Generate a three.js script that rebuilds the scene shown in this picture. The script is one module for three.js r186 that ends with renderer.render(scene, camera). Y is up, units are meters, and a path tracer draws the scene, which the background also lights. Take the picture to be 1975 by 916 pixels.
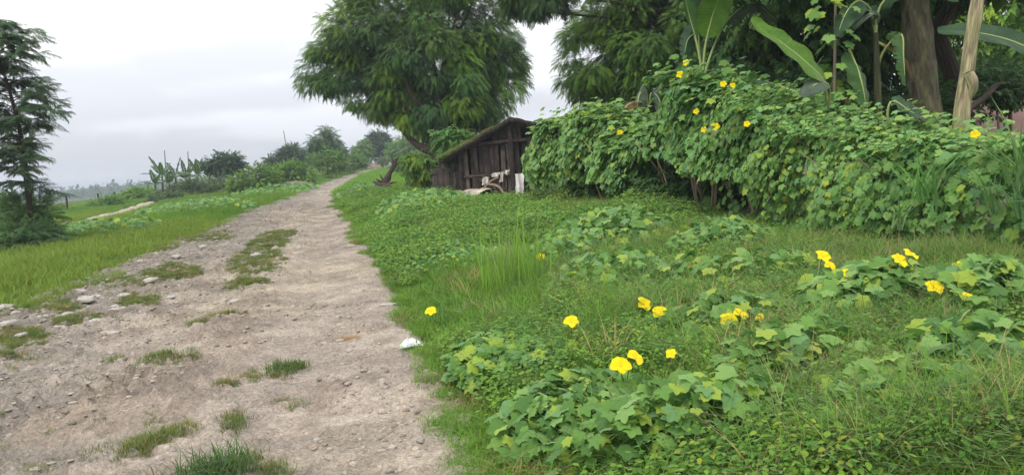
import * as THREE from 'three';
import { mergeGeometries } from 'three/addons/utils/BufferGeometryUtils.js';

// ---------------------------------------------------------------- camera, sky, sun, exposure
const scene = new THREE.Scene();
const camera = new THREE.PerspectiveCamera(34.74, 1024 / 474, 0.1, 6000);
camera.position.set(0, 1.6, 0);
camera.rotation.order = 'YXZ';
camera.rotation.set(-6.05 * Math.PI / 180, 0, -4 * Math.PI / 180);   // phone held with a slight tilt
const renderer = new THREE.WebGLRenderer({ antialias: true });
renderer.toneMapping = THREE.LinearToneMapping;
renderer.toneMappingExposure = 1.42;
renderer.shadowMap.enabled = true;

const sun = new THREE.DirectionalLight(0xfff4e2, 1.5);
sun.name = 'sun';
sun.position.set(-45, 130, 40);
sun.castShadow = true;
sun.shadow.radius = 45;
sun.shadow.mapSize.set(4096, 4096);
Object.assign(sun.shadow.camera, { left: -80, right: 80, top: 80, bottom: -80, near: 1, far: 400 });
sun.target.position.set(-5, 0, -30);
scene.add(sun, sun.target);

// ---------------------------------------------------------------- numbers
const RNG = (seed) => { let a = seed * 2654435761 >>> 0; return () => { a = (a + 0x6D2B79F5) | 0; let t = Math.imul(a ^ (a >>> 15), 1 | a); t = (t + Math.imul(t ^ (t >>> 7), 61 | t)) ^ t; return ((t ^ (t >>> 14)) >>> 0) / 4294967296; }; };
const clamp = (v, a = 0, b = 1) => Math.min(b, Math.max(a, v));
const smooth = (a, b, v) => { const t = clamp((v - a) / (b - a)); return t * t * (3 - 2 * t); };
const mix = (a, b, t) => a + (b - a) * t;
const hash = (x, y, s) => { let h = Math.imul(x, 374761393) ^ Math.imul(y, 668265263) ^ Math.imul(s, 1274126177); h = Math.imul(h ^ (h >>> 13), 1274126177); return ((h ^ (h >>> 16)) >>> 0) / 4294967296; };
function vn(x, y, s = 0, per = 0) {
  const xi = Math.floor(x), yi = Math.floor(y), fx = x - xi, fy = y - yi, u = fx * fx * (3 - 2 * fx), v = fy * fy * (3 - 2 * fy);
  const w = (q) => (per ? ((q % per) + per) % per : q);
  return mix(mix(hash(w(xi), w(yi), s), hash(w(xi + 1), w(yi), s), u), mix(hash(w(xi), w(yi + 1), s), hash(w(xi + 1), w(yi + 1), s), u), v);
}
function fbm(x, y, o = 4, s = 0, per = 0) { let a = 0, k = 0.5, n = 0; for (let i = 0; i < o; i++) { a += k * vn(x, y, s + i * 17, per); n += k; k *= 0.5; x *= 2; y *= 2; per *= 2; } return a / n; }
function lerpTable(t, v) { if (v <= t[0][0]) return t[0][1]; for (let i = 1; i < t.length; i++) if (v <= t[i][0]) return mix(t[i - 1][1], t[i][1], (v - t[i - 1][0]) / (t[i][0] - t[i - 1][0])); return t[t.length - 1][1]; }

// overcast sky: pale grey-blue at the horizon, near white above, thin streaks of grey cloud
{
  const W = 1024, H = 512, d = new Float32Array(W * H * 4);
  for (let j = 0; j < H; j++) for (let i = 0; i < W; i++) {
    const el = ((j + 0.5) / H - 0.5) * Math.PI, az = (i + 0.5) / W * Math.PI * 2, y = Math.max(0.0, Math.sin(el)), c = Math.cos(el);
    const base = lerpTable([[0, 0.57], [0.05, 0.66], [0.1, 0.77], [0.18, 0.88], [0.5, 1.06], [1, 1.16]], y);
    const u = Math.cos(az) * c / (y + 0.11), v = Math.sin(az) * c / (y + 0.11);
    const n = fbm(u * 1.1 + 25.5, v * 1.1 + 11.9, 5, 5), n2 = fbm(u * 0.4 + 34, v * 0.4 + 15.3, 3, 9);
    const cloud = smooth(0.46, 0.66, n) * smooth(0.35, 0.58, n2), l = base * (1 - 0.16 * cloud) * (0.97 + 0.06 * n2), b = clamp(cloud * 0.6 + 1 - smooth(0.02, 0.2, y));
    const k = (j * W + i) * 4;
    d[k] = l * (1 - 0.06 * b); d[k + 1] = l * (1 - 0.02 * b); d[k + 2] = l * (1 + 0.06 * b); d[k + 3] = 1;
  }
  const t = new THREE.DataTexture(d, W, H, THREE.RGBAFormat, THREE.FloatType);
  t.mapping = THREE.EquirectangularReflectionMapping; t.magFilter = t.minFilter = THREE.LinearFilter; t.needsUpdate = true;
  scene.background = t; scene.environment = t;
}
scene.fog = new THREE.FogExp2(0xcdd8e6, 0.0008);

// ---------------------------------------------------------------- helpers
const V = (x, y, z) => new THREE.Vector3(x, y, z);
const names = {};
const numbered = (n) => { const k = names[n] = (names[n] ?? -1) + 1; return k ? `${n}_${String(k).padStart(3, '0')}` : n; };
const shade = (o) => { o.castShadow = o.receiveShadow = true; return o; };
function tag(o, label, category, group) { o.userData.label = label; o.userData.category = category; if (group) o.userData.group = group; return o; }
function thing(name, label, category, p = [0, 0, 0], group) { const g = new THREE.Group(); g.name = numbered(name); g.position.set(...p); scene.add(g); return tag(g, label, category, group); }
function part(name, g, m, parent) { const o = shade(new THREE.Mesh(g, m)); o.name = name; parent.add(o); return o; }
function top(name, g, m, kind) { const o = shade(new THREE.Mesh(g, m)); o.name = numbered(name); o.userData.kind = kind; scene.add(o); return o; }
function G(pos, idx, { col, uv, flat } = {}) {
  let g = new THREE.BufferGeometry();
  g.setAttribute('position', new THREE.Float32BufferAttribute(pos, 3));
  if (col) g.setAttribute('color', new THREE.Float32BufferAttribute(col, 3));
  if (uv) g.setAttribute('uv', new THREE.Float32BufferAttribute(uv, 2));
  g.setIndex(idx);
  if (flat) g = g.toNonIndexed();
  g.computeVertexNormals();
  return g;
}
// many copies of one shape; items: {m: Matrix4, c: [r, g, b]}
function copies(name, g, m, items, parent, props) {
  const o = shade(new THREE.InstancedMesh(g, m, items.length)), c = new THREE.Color();
  items.forEach((it, i) => { o.setMatrixAt(i, it.m); o.setColorAt(i, c.setRGB(...it.c)); });
  o.name = parent === scene ? numbered(name) : name; o.userData.kind = 'stuff'; if (props) Object.assign(o.userData, props);
  parent.add(o); return o;
}
const _x = V(), _y = V(), _z = V(), UPV = V(0, 1, 0);
function frame(p, tip, normal, s, sy = s) {   // x along tip, y along normal
  _x.copy(tip).normalize(); _z.crossVectors(_x, normal).normalize(); _y.crossVectors(_z, _x).normalize();
  const m = new THREE.Matrix4().makeBasis(_x, _y, _z); m.scale(V(s, sy, s)); m.setPosition(p); return m;
}
function place(o, m) { m.decompose(o.position, o.quaternion, o.scale); return o; }
const rdir = (r) => { const z = r() * 2 - 1, a = r() * Math.PI * 2, q = Math.sqrt(1 - z * z); return V(q * Math.cos(a), z, q * Math.sin(a)); };
function texture(size, fn, srgb) {
  const d = new Uint8Array(size * size * 4);
  for (let j = 0; j < size; j++) for (let i = 0; i < size; i++) { const c = fn(i / size, j / size), k = (j * size + i) * 4; d[k] = clamp(c[0]) * 255; d[k + 1] = clamp(c[1]) * 255; d[k + 2] = clamp(c[2]) * 255; d[k + 3] = 255; }
  const t = new THREE.DataTexture(d, size, size); t.wrapS = t.wrapT = THREE.RepeatWrapping; t.magFilter = THREE.LinearFilter; t.minFilter = THREE.LinearMipmapLinearFilter; t.generateMipmaps = true;
  if (srgb) t.colorSpace = THREE.SRGBColorSpace; t.needsUpdate = true; return t;
}
const grey = (f) => (u, v) => { const a = f(u, v); return [a, a, a]; };
function tube(points, radii, sides = 8, rough = 0, seed = 1, cap = true) {   // a tapered limb through points; uv in metres
  const r = RNG(seed), curve = new THREE.CatmullRomCurve3(points.map((p) => (p.isVector3 ? p : V(...p)))), n = Math.max(4, points.length * 4), pos = [], uv = [], idx = [];
  const fr = curve.computeFrenetFrames(n, false), L = curve.getLength();
  for (let i = 0; i <= n; i++) {
    const t = i / n, c = curve.getPointAt(t), rad = lerpTable(radii.map((q, k) => [k / (radii.length - 1), q]), t);
    for (let k = 0; k <= sides; k++) { const a = k / sides * Math.PI * 2, q = rad * (1 + rough * (vn((k % sides) * 0.9 + seed, t * L * 3 + seed, 3) - 0.5) * 2); const p = c.clone().addScaledVector(fr.normals[i], Math.cos(a) * q).addScaledVector(fr.binormals[i], Math.sin(a) * q); pos.push(p.x, p.y, p.z); uv.push(k / sides * 2 * Math.PI * Math.max(0.05, radii[0]), t * L); }
  }
  for (let i = 0; i < n; i++) for (let k = 0; k < sides; k++) { const a = i * (sides + 1) + k, b = a + sides + 1; idx.push(a, b, a + 1, b, b + 1, a + 1); }
  if (cap) for (const [row, flip] of [[0, 1], [n, 0]]) { const c = curve.getPointAt(row / n); pos.push(c.x, c.y, c.z); uv.push(0, 0); const ci = pos.length / 3 - 1; for (let k = 0; k < sides; k++) { const a = row * (sides + 1) + k; flip ? idx.push(ci, a + 1, a) : idx.push(ci, a, a + 1); } }
  return G(pos, idx, { uv });
}

// ---------------------------------------------------------------- the lie of the land
const ROAD_R = [[0, 0.35], [3.7, -0.26], [4.7, -0.42], [6, -0.86], [8.3, -1.36], [10.7, -2.0], [14, -2.7], [19.3, -3.95], [27.9, -6.2], [37.5, -8.7], [50, -11.3], [70, -14.6], [95, -18.2], [120, -20.3], [150, -20.3], [175, -16], [200, -4], [230, 20]];
const ROAD_L = [[0, -5.9], [5, -6.2], [9.8, -6.8], [14.7, -7.7], [19.4, -8.7], [24.5, -9.7], [34.5, -11.9], [50, -14.6], [70, -18], [95, -21.6], [120, -23.8], [150, -24.1], [175, -21], [200, -9], [230, 14]];
const roadR = (z) => lerpTable(ROAD_R, -z), roadL = (z) => lerpTable(ROAD_L, -z);
function landBase(x, z) {
  const l = roadL(z) - x, r = x - roadR(z);
  let h = 1.35 * smooth(45, 165, -z);
  h -= 0.5 * smooth(0.5, 14, l) + 1.6 * smooth(14, 50, l) + 7 * smooth(45, 190, l);
  h += 0.16 * smooth(0.0, 1.4, r) + 0.12 * smooth(1.5, 6, r) * (1 - smooth(20, 34, -z));
  return h;
}
function land(x, z) {
  const d = Math.hypot(x, z), off = Math.max(roadL(z) - x, x - roadR(z));
  return landBase(x, z) + (fbm(x * 0.5 + 31, z * 0.5, 3, 2) - 0.5) * 0.28 * smooth(0, 2, off) * (1 - smooth(200, 500, d)) + (fbm(x * 0.02, z * 0.02, 3, 4) - 0.5) * 5 * smooth(150, 500, d);
}
const onRoad = (x, z) => x > roadL(z) && x < roadR(z);

// ---------------------------------------------------------------- materials
const T = {};
T.dirt = texture(1024, (u, v) => { const n = fbm(u * 6, v * 6, 6, 1, 6), f = fbm(u * 90, v * 90, 2, 8, 90), p = vn(u * 150, v * 150, 13, 150); const s = 0.74 + (n - 0.5) * 0.34 + (f - 0.5) * 0.22 + (p > 0.8 ? 0.1 : 0) - (p < 0.12 ? 0.14 : 0); return [s, s * 0.985, s * 0.96]; }, true);
T.dirtBump = texture(1024, grey((u, v) => 0.5 * fbm(u * 14, v * 14, 5, 21, 14) + 0.5 * Math.pow(fbm(u * 70, v * 70, 3, 22, 70), 1.5)));
T.soil = texture(512, (u, v) => { const n = fbm(u * 8, v * 8, 6, 31, 8), s = 0.6 + (n - 0.5) * 0.8; return [s, s, s]; }, true);
T.bark = texture(512, (u, v) => { const n = fbm(u * 10, v * 3, 5, 41, 2), w = fbm(u * 40, v * 5, 3, 42, 5), s = 0.42 + n * 0.4 + (w - 0.5) * 0.4; return [s, s * 0.97, s * 0.93]; }, true);
T.barkBump = texture(512, grey((u, v) => fbm(u * 32, v * 6, 4, 43, 2)));
T.barkSoft = texture(512, (u, v) => { const n = fbm(u * 12, v * 6, 5, 44, 6), w = fbm(u * 40, v * 12, 3, 45, 12), p = smooth(0.55, 0.7, fbm(u * 6, v * 4, 4, 46, 2)), s = 0.63 + (n - 0.5) * 0.5 + (w - 0.5) * 0.28; return [s * (1 - 0.1 * p), s * (0.96 - 0.02 * p), s * (0.9 - 0.12 * p)]; }, true);
T.wood = texture(512, (u, v) => { const w = fbm(u * 64, v * 2, 4, 51, 2), n = fbm(u * 8, v * 8, 4, 52, 8), s = 0.45 + (w - 0.5) * 0.7 + (n - 0.5) * 0.5; return [s, s * 0.97, s * 0.95]; }, true);
T.woodBump = texture(512, grey((u, v) => fbm(u * 64, v * 2, 4, 51, 2)));
T.plaster = texture(512, (u, v) => { const n = fbm(u * 6, v * 6, 6, 61, 6), s = 0.82 + (n - 0.5) * 0.4; return [s, s, s]; }, true);
const rep = (t, x, y) => { const c = t.clone(); c.repeat.set(x, y); c.needsUpdate = true; return c; };
const lin = (r, g, b) => new THREE.Color().setRGB(r, g, b);
const leafy = (c, through = 0.4, coat = 0.2) => new THREE.MeshPhysicalMaterial({ color: lin(...c), roughness: 0.97, transmission: through, thickness: 0, specularIntensity: 0.35, clearcoat: coat, clearcoatRoughness: 0.5, side: THREE.DoubleSide });
const plain = (c, o = {}) => new THREE.MeshStandardMaterial({ color: lin(...c), roughness: 0.92, side: THREE.DoubleSide, ...o });
const M = {
  road: new THREE.MeshStandardMaterial({ vertexColors: true, roughness: 0.97, map: rep(T.dirt, 0.55, 0.55), bumpMap: rep(T.dirtBump, 0.9, 0.9), bumpScale: 0.03 }),
  land: new THREE.MeshStandardMaterial({ vertexColors: true, roughness: 1, map: rep(T.soil, 0.3, 0.3) }),
  white: leafy([1, 1, 1], 0.42, 0.04),            // tinted copy by copy
  whiteFine: leafy([1, 1, 1], 0.4, 0),
  whiteVine: leafy([1, 1, 1], 0.42, 0.3),
  bark: plain([0.4, 0.35, 0.29], { map: rep(T.barkSoft, 0.8, 0.8), bumpMap: T.barkBump, bumpScale: 0.02 }),
  barkDark: plain([0.13, 0.105, 0.085], { map: T.bark, bumpMap: T.barkBump, bumpScale: 0.025 }),
  barkPale: plain([0.98, 0.83, 0.68], { map: rep(T.barkSoft, 1.6, 0.9), bumpMap: T.barkBump, bumpScale: 0.015 }),
  stem: plain([0.12, 0.16, 0.05]), dryStem: plain([0.3, 0.24, 0.15]), deadStem: plain([0.2, 0.16, 0.12]),
  stone: plain([0.52, 0.49, 0.455], { map: rep(T.plaster, 2, 2), flatShading: false }),
  petal: leafy([0.88, 0.72, 0.012], 0.3, 0), pollen: plain([0.7, 0.42, 0.02]),
};

// ---------------------------------------------------------------- ground
{
  const rings = 190, seg = 300, pos = [], col = [], uv = [], idx = [];
  const c = new THREE.Color();
  for (let i = 0; i <= rings; i++) for (let k = 0; k <= seg; k++) {
    const r = i === 0 ? 0 : 0.8 * Math.pow(4200 / 0.8, (i - 1) / (rings - 1)), a = k / seg * Math.PI * 2, x = Math.cos(a) * r, z = Math.sin(a) * r;
    const off = Math.max(roadL(z) - x, x - roadR(z)), y = land(x, z) - 0.24 * smooth(-0.3, 0.4, -off);
    pos.push(x, y, z); uv.push(x, z);
    const n = fbm(x * 0.15, z * 0.15, 4, 71), n2 = fbm(x * 0.9, z * 0.9, 3, 72), dry = smooth(0.55, 0.75, n) * 0.6, far = smooth(40, 110, r);
    const soil = [0.16, 0.13, 0.085], green = [0.085, 0.15, 0.03], tan = [0.17, 0.17, 0.055];
    const g = clamp(0.45 + (n2 - 0.5) * 0.9 + far * 0.6);
    for (let q = 0; q < 3; q++) col.push(mix(soil[q], mix(green[q], tan[q], dry), g) * 1.5);
  }
  for (let i = 0; i < rings; i++) for (let k = 0; k < seg; k++) { const a = i * (seg + 1) + k, b = a + seg + 1; idx.push(a, a + 1, b, b, a + 1, b + 1); }
  top('ground', G(pos, idx, { col, uv }), M.land, 'structure');
}

// ---------------------------------------------------------------- dirt road
function roadHeight(x, z) {
  const l = roadL(z), r = roadR(z), w = r - l, v = (x - l) / w;
  const along = x - mix(l, r, 0.5) + z * 0.0;
  let h = landBase(x, z) + 0.012;
  h -= 0.05 * Math.exp(-(((v - 0.83) / 0.09) ** 2)) + 0.045 * Math.exp(-(((v - 0.5) / 0.1) ** 2));      // two wheel tracks
  h += 0.035 * Math.exp(-(((v - 0.66) / 0.06) ** 2));                                                     // crown between them
  h += (fbm(x * 0.9, z * 0.55, 3, 81) - 0.5) * 0.11 * (v < 0.75 ? 1 : 0.45);
  const rough = mix(1, 0.45, smooth(0.62, 0.8, v));
  h += (fbm(x * 4, z * 3.2, 3, 82) - 0.5) * 0.1 * rough - Math.abs(fbm(x * 9, z * 7, 3, 83) - 0.5) * 0.13 * rough;
  const cl = vn(x * 13 + along * 0.2, z * 11, 84); h += smooth(0.58, 0.8, cl) * 0.045 * rough * (0.4 + vn(x * 1.2, z * 1.2, 85));
  return h - 0.16 * smooth(0.0, 0.55, Math.max(l - x, x - r));
}
{
  const cols = 190, pos = [], col = [], uv = [], idx = []; let z = -1.2, rows = 0;
  while (z > -228) {
    const l = roadL(z) - 0.6, r = roadR(z) + 0.6;
    for (let k = 0; k <= cols; k++) {
      const e = (fbm(z * 1.3, k < cols / 2 ? 3 : 9, 4, 90) - 0.5) * 0.5, v = k / cols, x = mix(l, r, v) + e * (Math.abs(v - 0.5) * 2) ** 8;
      pos.push(x, roadHeight(x, z), z); uv.push(x, z);
      const vv = (x - roadL(z)) / (roadR(z) - roadL(z)), grav = 1 - smooth(0.25, 0.66, vv + (fbm(x * 0.5, z * 0.35, 4, 91) - 0.5) * 0.7);
      const sand = [0.43, 0.38, 0.345], gravel = [0.29, 0.268, 0.248], warm = [0.45, 0.4, 0.335], earth = [0.25, 0.205, 0.17];
      const n = fbm(x * 0.6 + 5, z * 0.4, 4, 92), n2 = fbm(x * 2.1, z * 1.6, 4, 93), bits = fbm(x * 7, z * 6, 3, 94);
      for (let q = 0; q < 3; q++) {
        let c = mix(sand[q], warm[q], smooth(0.45, 0.7, n)); c = mix(c, gravel[q], grav * 0.85);
        c = mix(c, earth[q], smooth(0.52, 0.72, n2) * 0.6); c *= 0.78 + 0.44 * bits; col.push(c * 1.28);
      }
    }
    rows++; z -= Math.max(0.026, -z * 0.0052);
  }
  for (let i = 0; i < rows - 1; i++) for (let k = 0; k < cols; k++) { const a = i * (cols + 1) + k, b = a + cols + 1; idx.push(a, a + 1, b, b, a + 1, b + 1); }
  top('dirt_road', G(pos, idx, { col, uv }), M.road, 'structure');
}
function strip(name, pts, w, lift, tint, seed) {   // a narrow path: a lumpy sheet along pts
  const curve = new THREE.CatmullRomCurve3(pts.map(([x, z]) => V(x, 0, z))), n = 90, cols = 12, pos = [], col = [], uv = [], idx = [];
  for (let i = 0; i <= n; i++) {
    const p = curve.getPointAt(i / n), t = curve.getTangentAt(i / n), nx = -t.z, nz = t.x, ww = w * (0.75 + 0.5 * fbm(i * 0.13, 2, 3, seed));
    for (let k = 0; k <= cols; k++) { const v = k / cols * 2 - 1, x = p.x + nx * v * ww / 2, z = p.z + nz * v * ww / 2; pos.push(x, land(x, z) + lift * (1 - v * v * v * v) - 0.05 * v * v + (fbm(x * 3, z * 3, 3, seed) - 0.5) * 0.08, z); uv.push(x, z); const q = 0.85 + 0.3 * fbm(x * 2, z * 2, 3, seed + 1); col.push(tint[0] * q, tint[1] * q, tint[2] * q); }
  }
  for (let i = 0; i < n; i++) for (let k = 0; k < cols; k++) { const a = i * (cols + 1) + k, b = a + cols + 1; idx.push(a, a + 1, b, b, a + 1, b + 1); }
  const g = G(pos, idx, { col, uv }); if (g.attributes.normal.getY(0) < 0) { g.setIndex(idx.map((_, q) => idx[q - q % 3 + 2 - q % 3])); g.computeVertexNormals(); }
  return top(name, g, M.road, 'structure');
}
strip('footpath', [[-22.6, -30], [-23.2, -34.5], [-24, -41], [-27, -52], [-31, -64], [-38, -84]], 1.0, 0.16, [0.72, 0.64, 0.54], 101);
strip('sandy_track', [[-3.6, -41.5], [-2.6, -35], [-1.5, -30.5], [-0.55, -26.6]], 1.7, 0.26, [0.95, 0.86, 0.78], 103);

// ---------------------------------------------------------------- leaf shapes
function lobedLeaf(seed, depth = 0.34, n = 26) {   // five-lobed gourd leaf, 1 across, tip along +x, petiole at the origin
  const r = RNG(seed), pos = [0, 0, 0], idx = [], ring = [];
  for (let ringN = 0; ringN < 2; ringN++) for (let i = 0; i <= n; i++) {
    const t = (i / n * 2 - 1) * Math.PI * 0.95, a = Math.abs(t); let q = (1 - depth + depth * Math.cos(3 * t) ** 2) * (1 - 0.13 * a);
    q *= ringN ? 0.54 * (1 + 0.06 * (r() - 0.5)) : 0.27; if (ringN && i % 2) q *= 0.95;
    const x = Math.cos(t) * q + 0.12, z = Math.sin(t) * q; pos.push(x, -0.32 * q * q + 0.1 * Math.abs(Math.sin(3 * t)) * q + (r() - 0.5) * 0.03 * ringN + 0.05 * Math.abs(z), z);
  }
  for (let i = 0; i < n; i++) { const a = 1 + i, b = 2 + n + i; idx.push(0, a + 1, a, a, a + 1, b, b, a + 1, b + 1); }
  return G(pos, idx);
}
function ovalLeaf(l = 1, w = 0.45, fold = 0.1, droop = 0.2) {
  const pos = [], idx = [], n = 4;
  for (let i = 0; i <= n; i++) { const t = i / n, ww = w * Math.sin(Math.PI * Math.pow(t, 0.8)) * 0.5 + 0.004, y = -droop * t * t * l; pos.push(t * l, y + fold * ww, -ww, t * l, y, 0, t * l, y + fold * ww, ww); }
  for (let i = 0; i < n; i++) { const a = i * 3; idx.push(a, a + 1, a + 3, a + 1, a + 4, a + 3, a + 1, a + 2, a + 4, a + 2, a + 5, a + 4); }
  return G(pos, idx);
}
const LEAF = [lobedLeaf(1, 0.3), lobedLeaf(2, 0.38), lobedLeaf(3, 0.22)];
function featherSpray(seed, nl = 9, len = 0.34, droop = 0.35) {   // a drooping twig of finely divided leaves, 1 long along +x
  const r = RNG(seed), pos = [], idx = [];
  const quad = (a, b, w) => { const k = pos.length / 3; pos.push(a.x, a.y, a.z, (a.x + b.x) / 2 + w.x, (a.y + b.y) / 2 + w.y, (a.z + b.z) / 2 + w.z, b.x, b.y, b.z, (a.x + b.x) / 2 - w.x, (a.y + b.y) / 2 - w.y, (a.z + b.z) / 2 - w.z); idx.push(k, k + 1, k + 2, k, k + 2, k + 3); };
  for (let i = 0; i < nl; i++) {
    const t = (i + 0.6) / nl, side = i % 2 ? 1 : -1, o = V(t * 0.8, -droop * t * t, 0), ang = side * (1.15 - 0.9 * t + (r() - 0.5) * 0.4), dip = -0.25 - droop * t - r() * 0.35;
    const d = V(Math.cos(ang), dip, Math.sin(ang)).normalize(), L = len * (0.75 + 0.5 * r()) * (1 - 0.25 * t), up = V(0, 1, 0), s = d.clone().cross(up).normalize();
    for (let k = 0; k < 7; k++) for (const q of [-1, 1]) {
      const f = (k + 0.5) / 7, b = o.clone().addScaledVector(d, L * f); b.y -= 0.25 * L * f * f;
      const pd = d.clone().multiplyScalar(0.55).addScaledVector(s, q).normalize(); pd.y -= 0.25; const pl = L * 0.36 * (1 - 0.45 * f);
      quad(b, b.clone().addScaledVector(pd, pl), d.clone().multiplyScalar(0.018 + 0.008 * r()));
    }
    quad(o, o.clone().addScaledVector(d, L), s.clone().multiplyScalar(0.004));
  }
  return G(pos, idx);
}
function leafSpray(seed, n = 11, size = 0.26, w = 0.42, droop = 0.25) {   // a twig of simple leaves, 1 long along +x
  const r = RNG(seed), gs = [];
  for (let i = 0; i < n; i++) {
    const t = (i + 0.5) / n, a = (i % 2 ? 1 : -1) * (1.2 - 0.9 * t) + (r() - 0.5) * 0.7, g = ovalLeaf(1, w, 0.15, 0.25);
    const tip = V(Math.cos(a), -0.2 - droop * r() * 2, Math.sin(a)), nrm = V((r() - 0.5) * 0.8, 1, (r() - 0.5) * 0.8);
    g.applyMatrix4(frame(V(t * 0.85, -droop * t * t, 0), tip, nrm, size * (0.7 + 0.6 * r()))); gs.push(g);
  }
  return mergeGeometries(gs);
}
const FEATHER = [featherSpray(11), featherSpray(12, 10, 0.3, 0.5), featherSpray(13, 8, 0.36, 0.25)];
const FEATHER_FLAT = [featherSpray(14, 12, 0.24, 0.1), featherSpray(15, 13, 0.22, 0.05)];
const TWIG = [leafSpray(21), leafSpray(22, 12, 0.24, 0.38), leafSpray(23, 9, 0.32, 0.5)];
const TWIG_FINE = [leafSpray(24, 22, 0.15, 0.4), leafSpray(25, 24, 0.13, 0.45)];
function grassClump(seed, n, h, spread, lean, w) {   // n arching blades from one root, h tall
  const r = RNG(seed), pos = [], idx = [];
  for (let i = 0; i < n; i++) {
    const a = r() * 6.283, d = V(Math.cos(a), 0, Math.sin(a)), L = h * (0.5 + 0.6 * r()), b = Math.sqrt(r()) * spread, le = lean * (0.3 + r()), s = V(-d.z, 0, d.x), o = V(0, 0, 0), a2 = r() * 6.283; o.set(Math.cos(a2) * b, 0, Math.sin(a2) * b);
    const k = pos.length / 3;
    for (let j = 0; j < 4; j++) { const t = j / 3, ww = w * (0.6 + 0.7 * t) * (1 - t) * 1.6 + (j === 0 ? w * 0.25 : 0), p = o.clone().addScaledVector(d, le * t * t * L); p.y = L * (t - 0.35 * le * t * t); if (j < 3) pos.push(p.x - s.x * ww, p.y, p.z - s.z * ww, p.x + s.x * ww, p.y, p.z + s.z * ww); else pos.push(p.x, p.y, p.z); }
    idx.push(k, k + 1, k + 2, k + 1, k + 3, k + 2, k + 2, k + 3, k + 4, k + 3, k + 5, k + 4, k + 4, k + 5, k + 6);
  }
  return G(pos, idx);
}
const GRASS_SHORT = [grassClump(31, 46, 0.13, 0.16, 0.9, 0.0035), grassClump(32, 46, 0.16, 0.18, 1.0, 0.003)];
const GRASS_LONG = [grassClump(33, 34, 0.42, 0.16, 1.0, 0.0035), grassClump(34, 30, 0.5, 0.14, 0.8, 0.003)];
const GRASS_FIELD = [grassClump(35, 40, 0.3, 0.35, 0.8, 0.009), grassClump(36, 36, 0.36, 0.4, 0.7, 0.008)];
const BLADE_WIDE = [grassClump(37, 12, 1.0, 0.1, 0.75, 0.013), grassClump(38, 10, 1.1, 0.1, 1.0, 0.015)];
function weedClump(seed, n, h, leaf) {
  const r = RNG(seed), gs = [];
  for (let i = 0; i < n; i++) { const a = r() * 6.283, b = Math.sqrt(r()) * h * 0.8, y = h * (0.25 + 0.75 * r()) * (1 - 0.4 * b / h), t = V(Math.cos(a + r() - 0.5), 0.3 - 0.7 * r(), Math.sin(a + r() - 0.5)); const g = ovalLeaf(1, 0.6, 0.1, 0.2); g.applyMatrix4(frame(V(Math.cos(a) * b, y, Math.sin(a) * b), t, V((r() - 0.5) * 0.9, 1, (r() - 0.5) * 0.9), leaf * (0.6 + 0.7 * r()))); gs.push(g); }
  return mergeGeometries(gs);
}
const WEED = [weedClump(41, 44, 0.22, 0.036), weedClump(42, 50, 0.26, 0.03), weedClump(43, 36, 0.2, 0.042)];
const tint = (r, c, dv = 0.25, dh = 0.15) => { const v = 1 + (r() - 0.5) * 2 * dv, h = (r() - 0.5) * 2 * dh; return [c[0] * v * (1 + h), c[1] * v, c[2] * v * (1 - h)]; };

// ---------------------------------------------------------------- grass and weeds (nobody could count them)
function scatter(name, geos, mat, spots, props) {   // spots: {x, z, s, sy, c, lift}
  const r = RNG(name.length * 7 + spots.length), buckets = geos.map(() => []);
  for (const q of spots) { const m = new THREE.Matrix4().makeRotationY(r() * 6.283); const tl = 0.16, m2 = new THREE.Matrix4().makeRotationX((r() - 0.5) * tl); m.multiply(m2); m.scale(V(q.s, q.sy ?? q.s, q.s)); m.setPosition(q.x, (q.y ?? land(q.x, q.z)) + (q.lift ?? -0.015), q.z); buckets[Math.floor(r() * geos.length)].push({ m, c: q.c }); }
  const g = new THREE.Group(); g.name = numbered(name); g.userData = { kind: 'stuff', ...props }; scene.add(g);
  buckets.forEach((b, i) => b.length && copies('blades', geos[i], mat, b, g));
}
const GREEN = [0.15, 0.305, 0.036], LAWN = [0.17, 0.335, 0.038], DEEP = [0.095, 0.225, 0.034], YELLOWISH = [0.24, 0.33, 0.04], STRAW = [0.42, 0.34, 0.17], SAGE = [0.15, 0.26, 0.075];
const nearTrack = (x, z) => z < -22 && z > -42 && Math.abs(x - lerpTable([[22, 0.5], [26.6, -0.55], [30.5, -1.5], [35, -2.6], [41.5, -3.6]], -z)) < 1.25;
const hedgeX = (z) => lerpTable([[0, 8.4], [5, 5.6], [7.1, 4.85], [8, 4.5], [8.7, 4.3], [9.6, 4.05], [11, 3.75], [12.4, 3.5], [14.2, 3.1], [16.7, 2.5], [18.5, 1.9], [21, 0.95], [24, 0.2], [30, -1.2], [60, -9]], -z);
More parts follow.
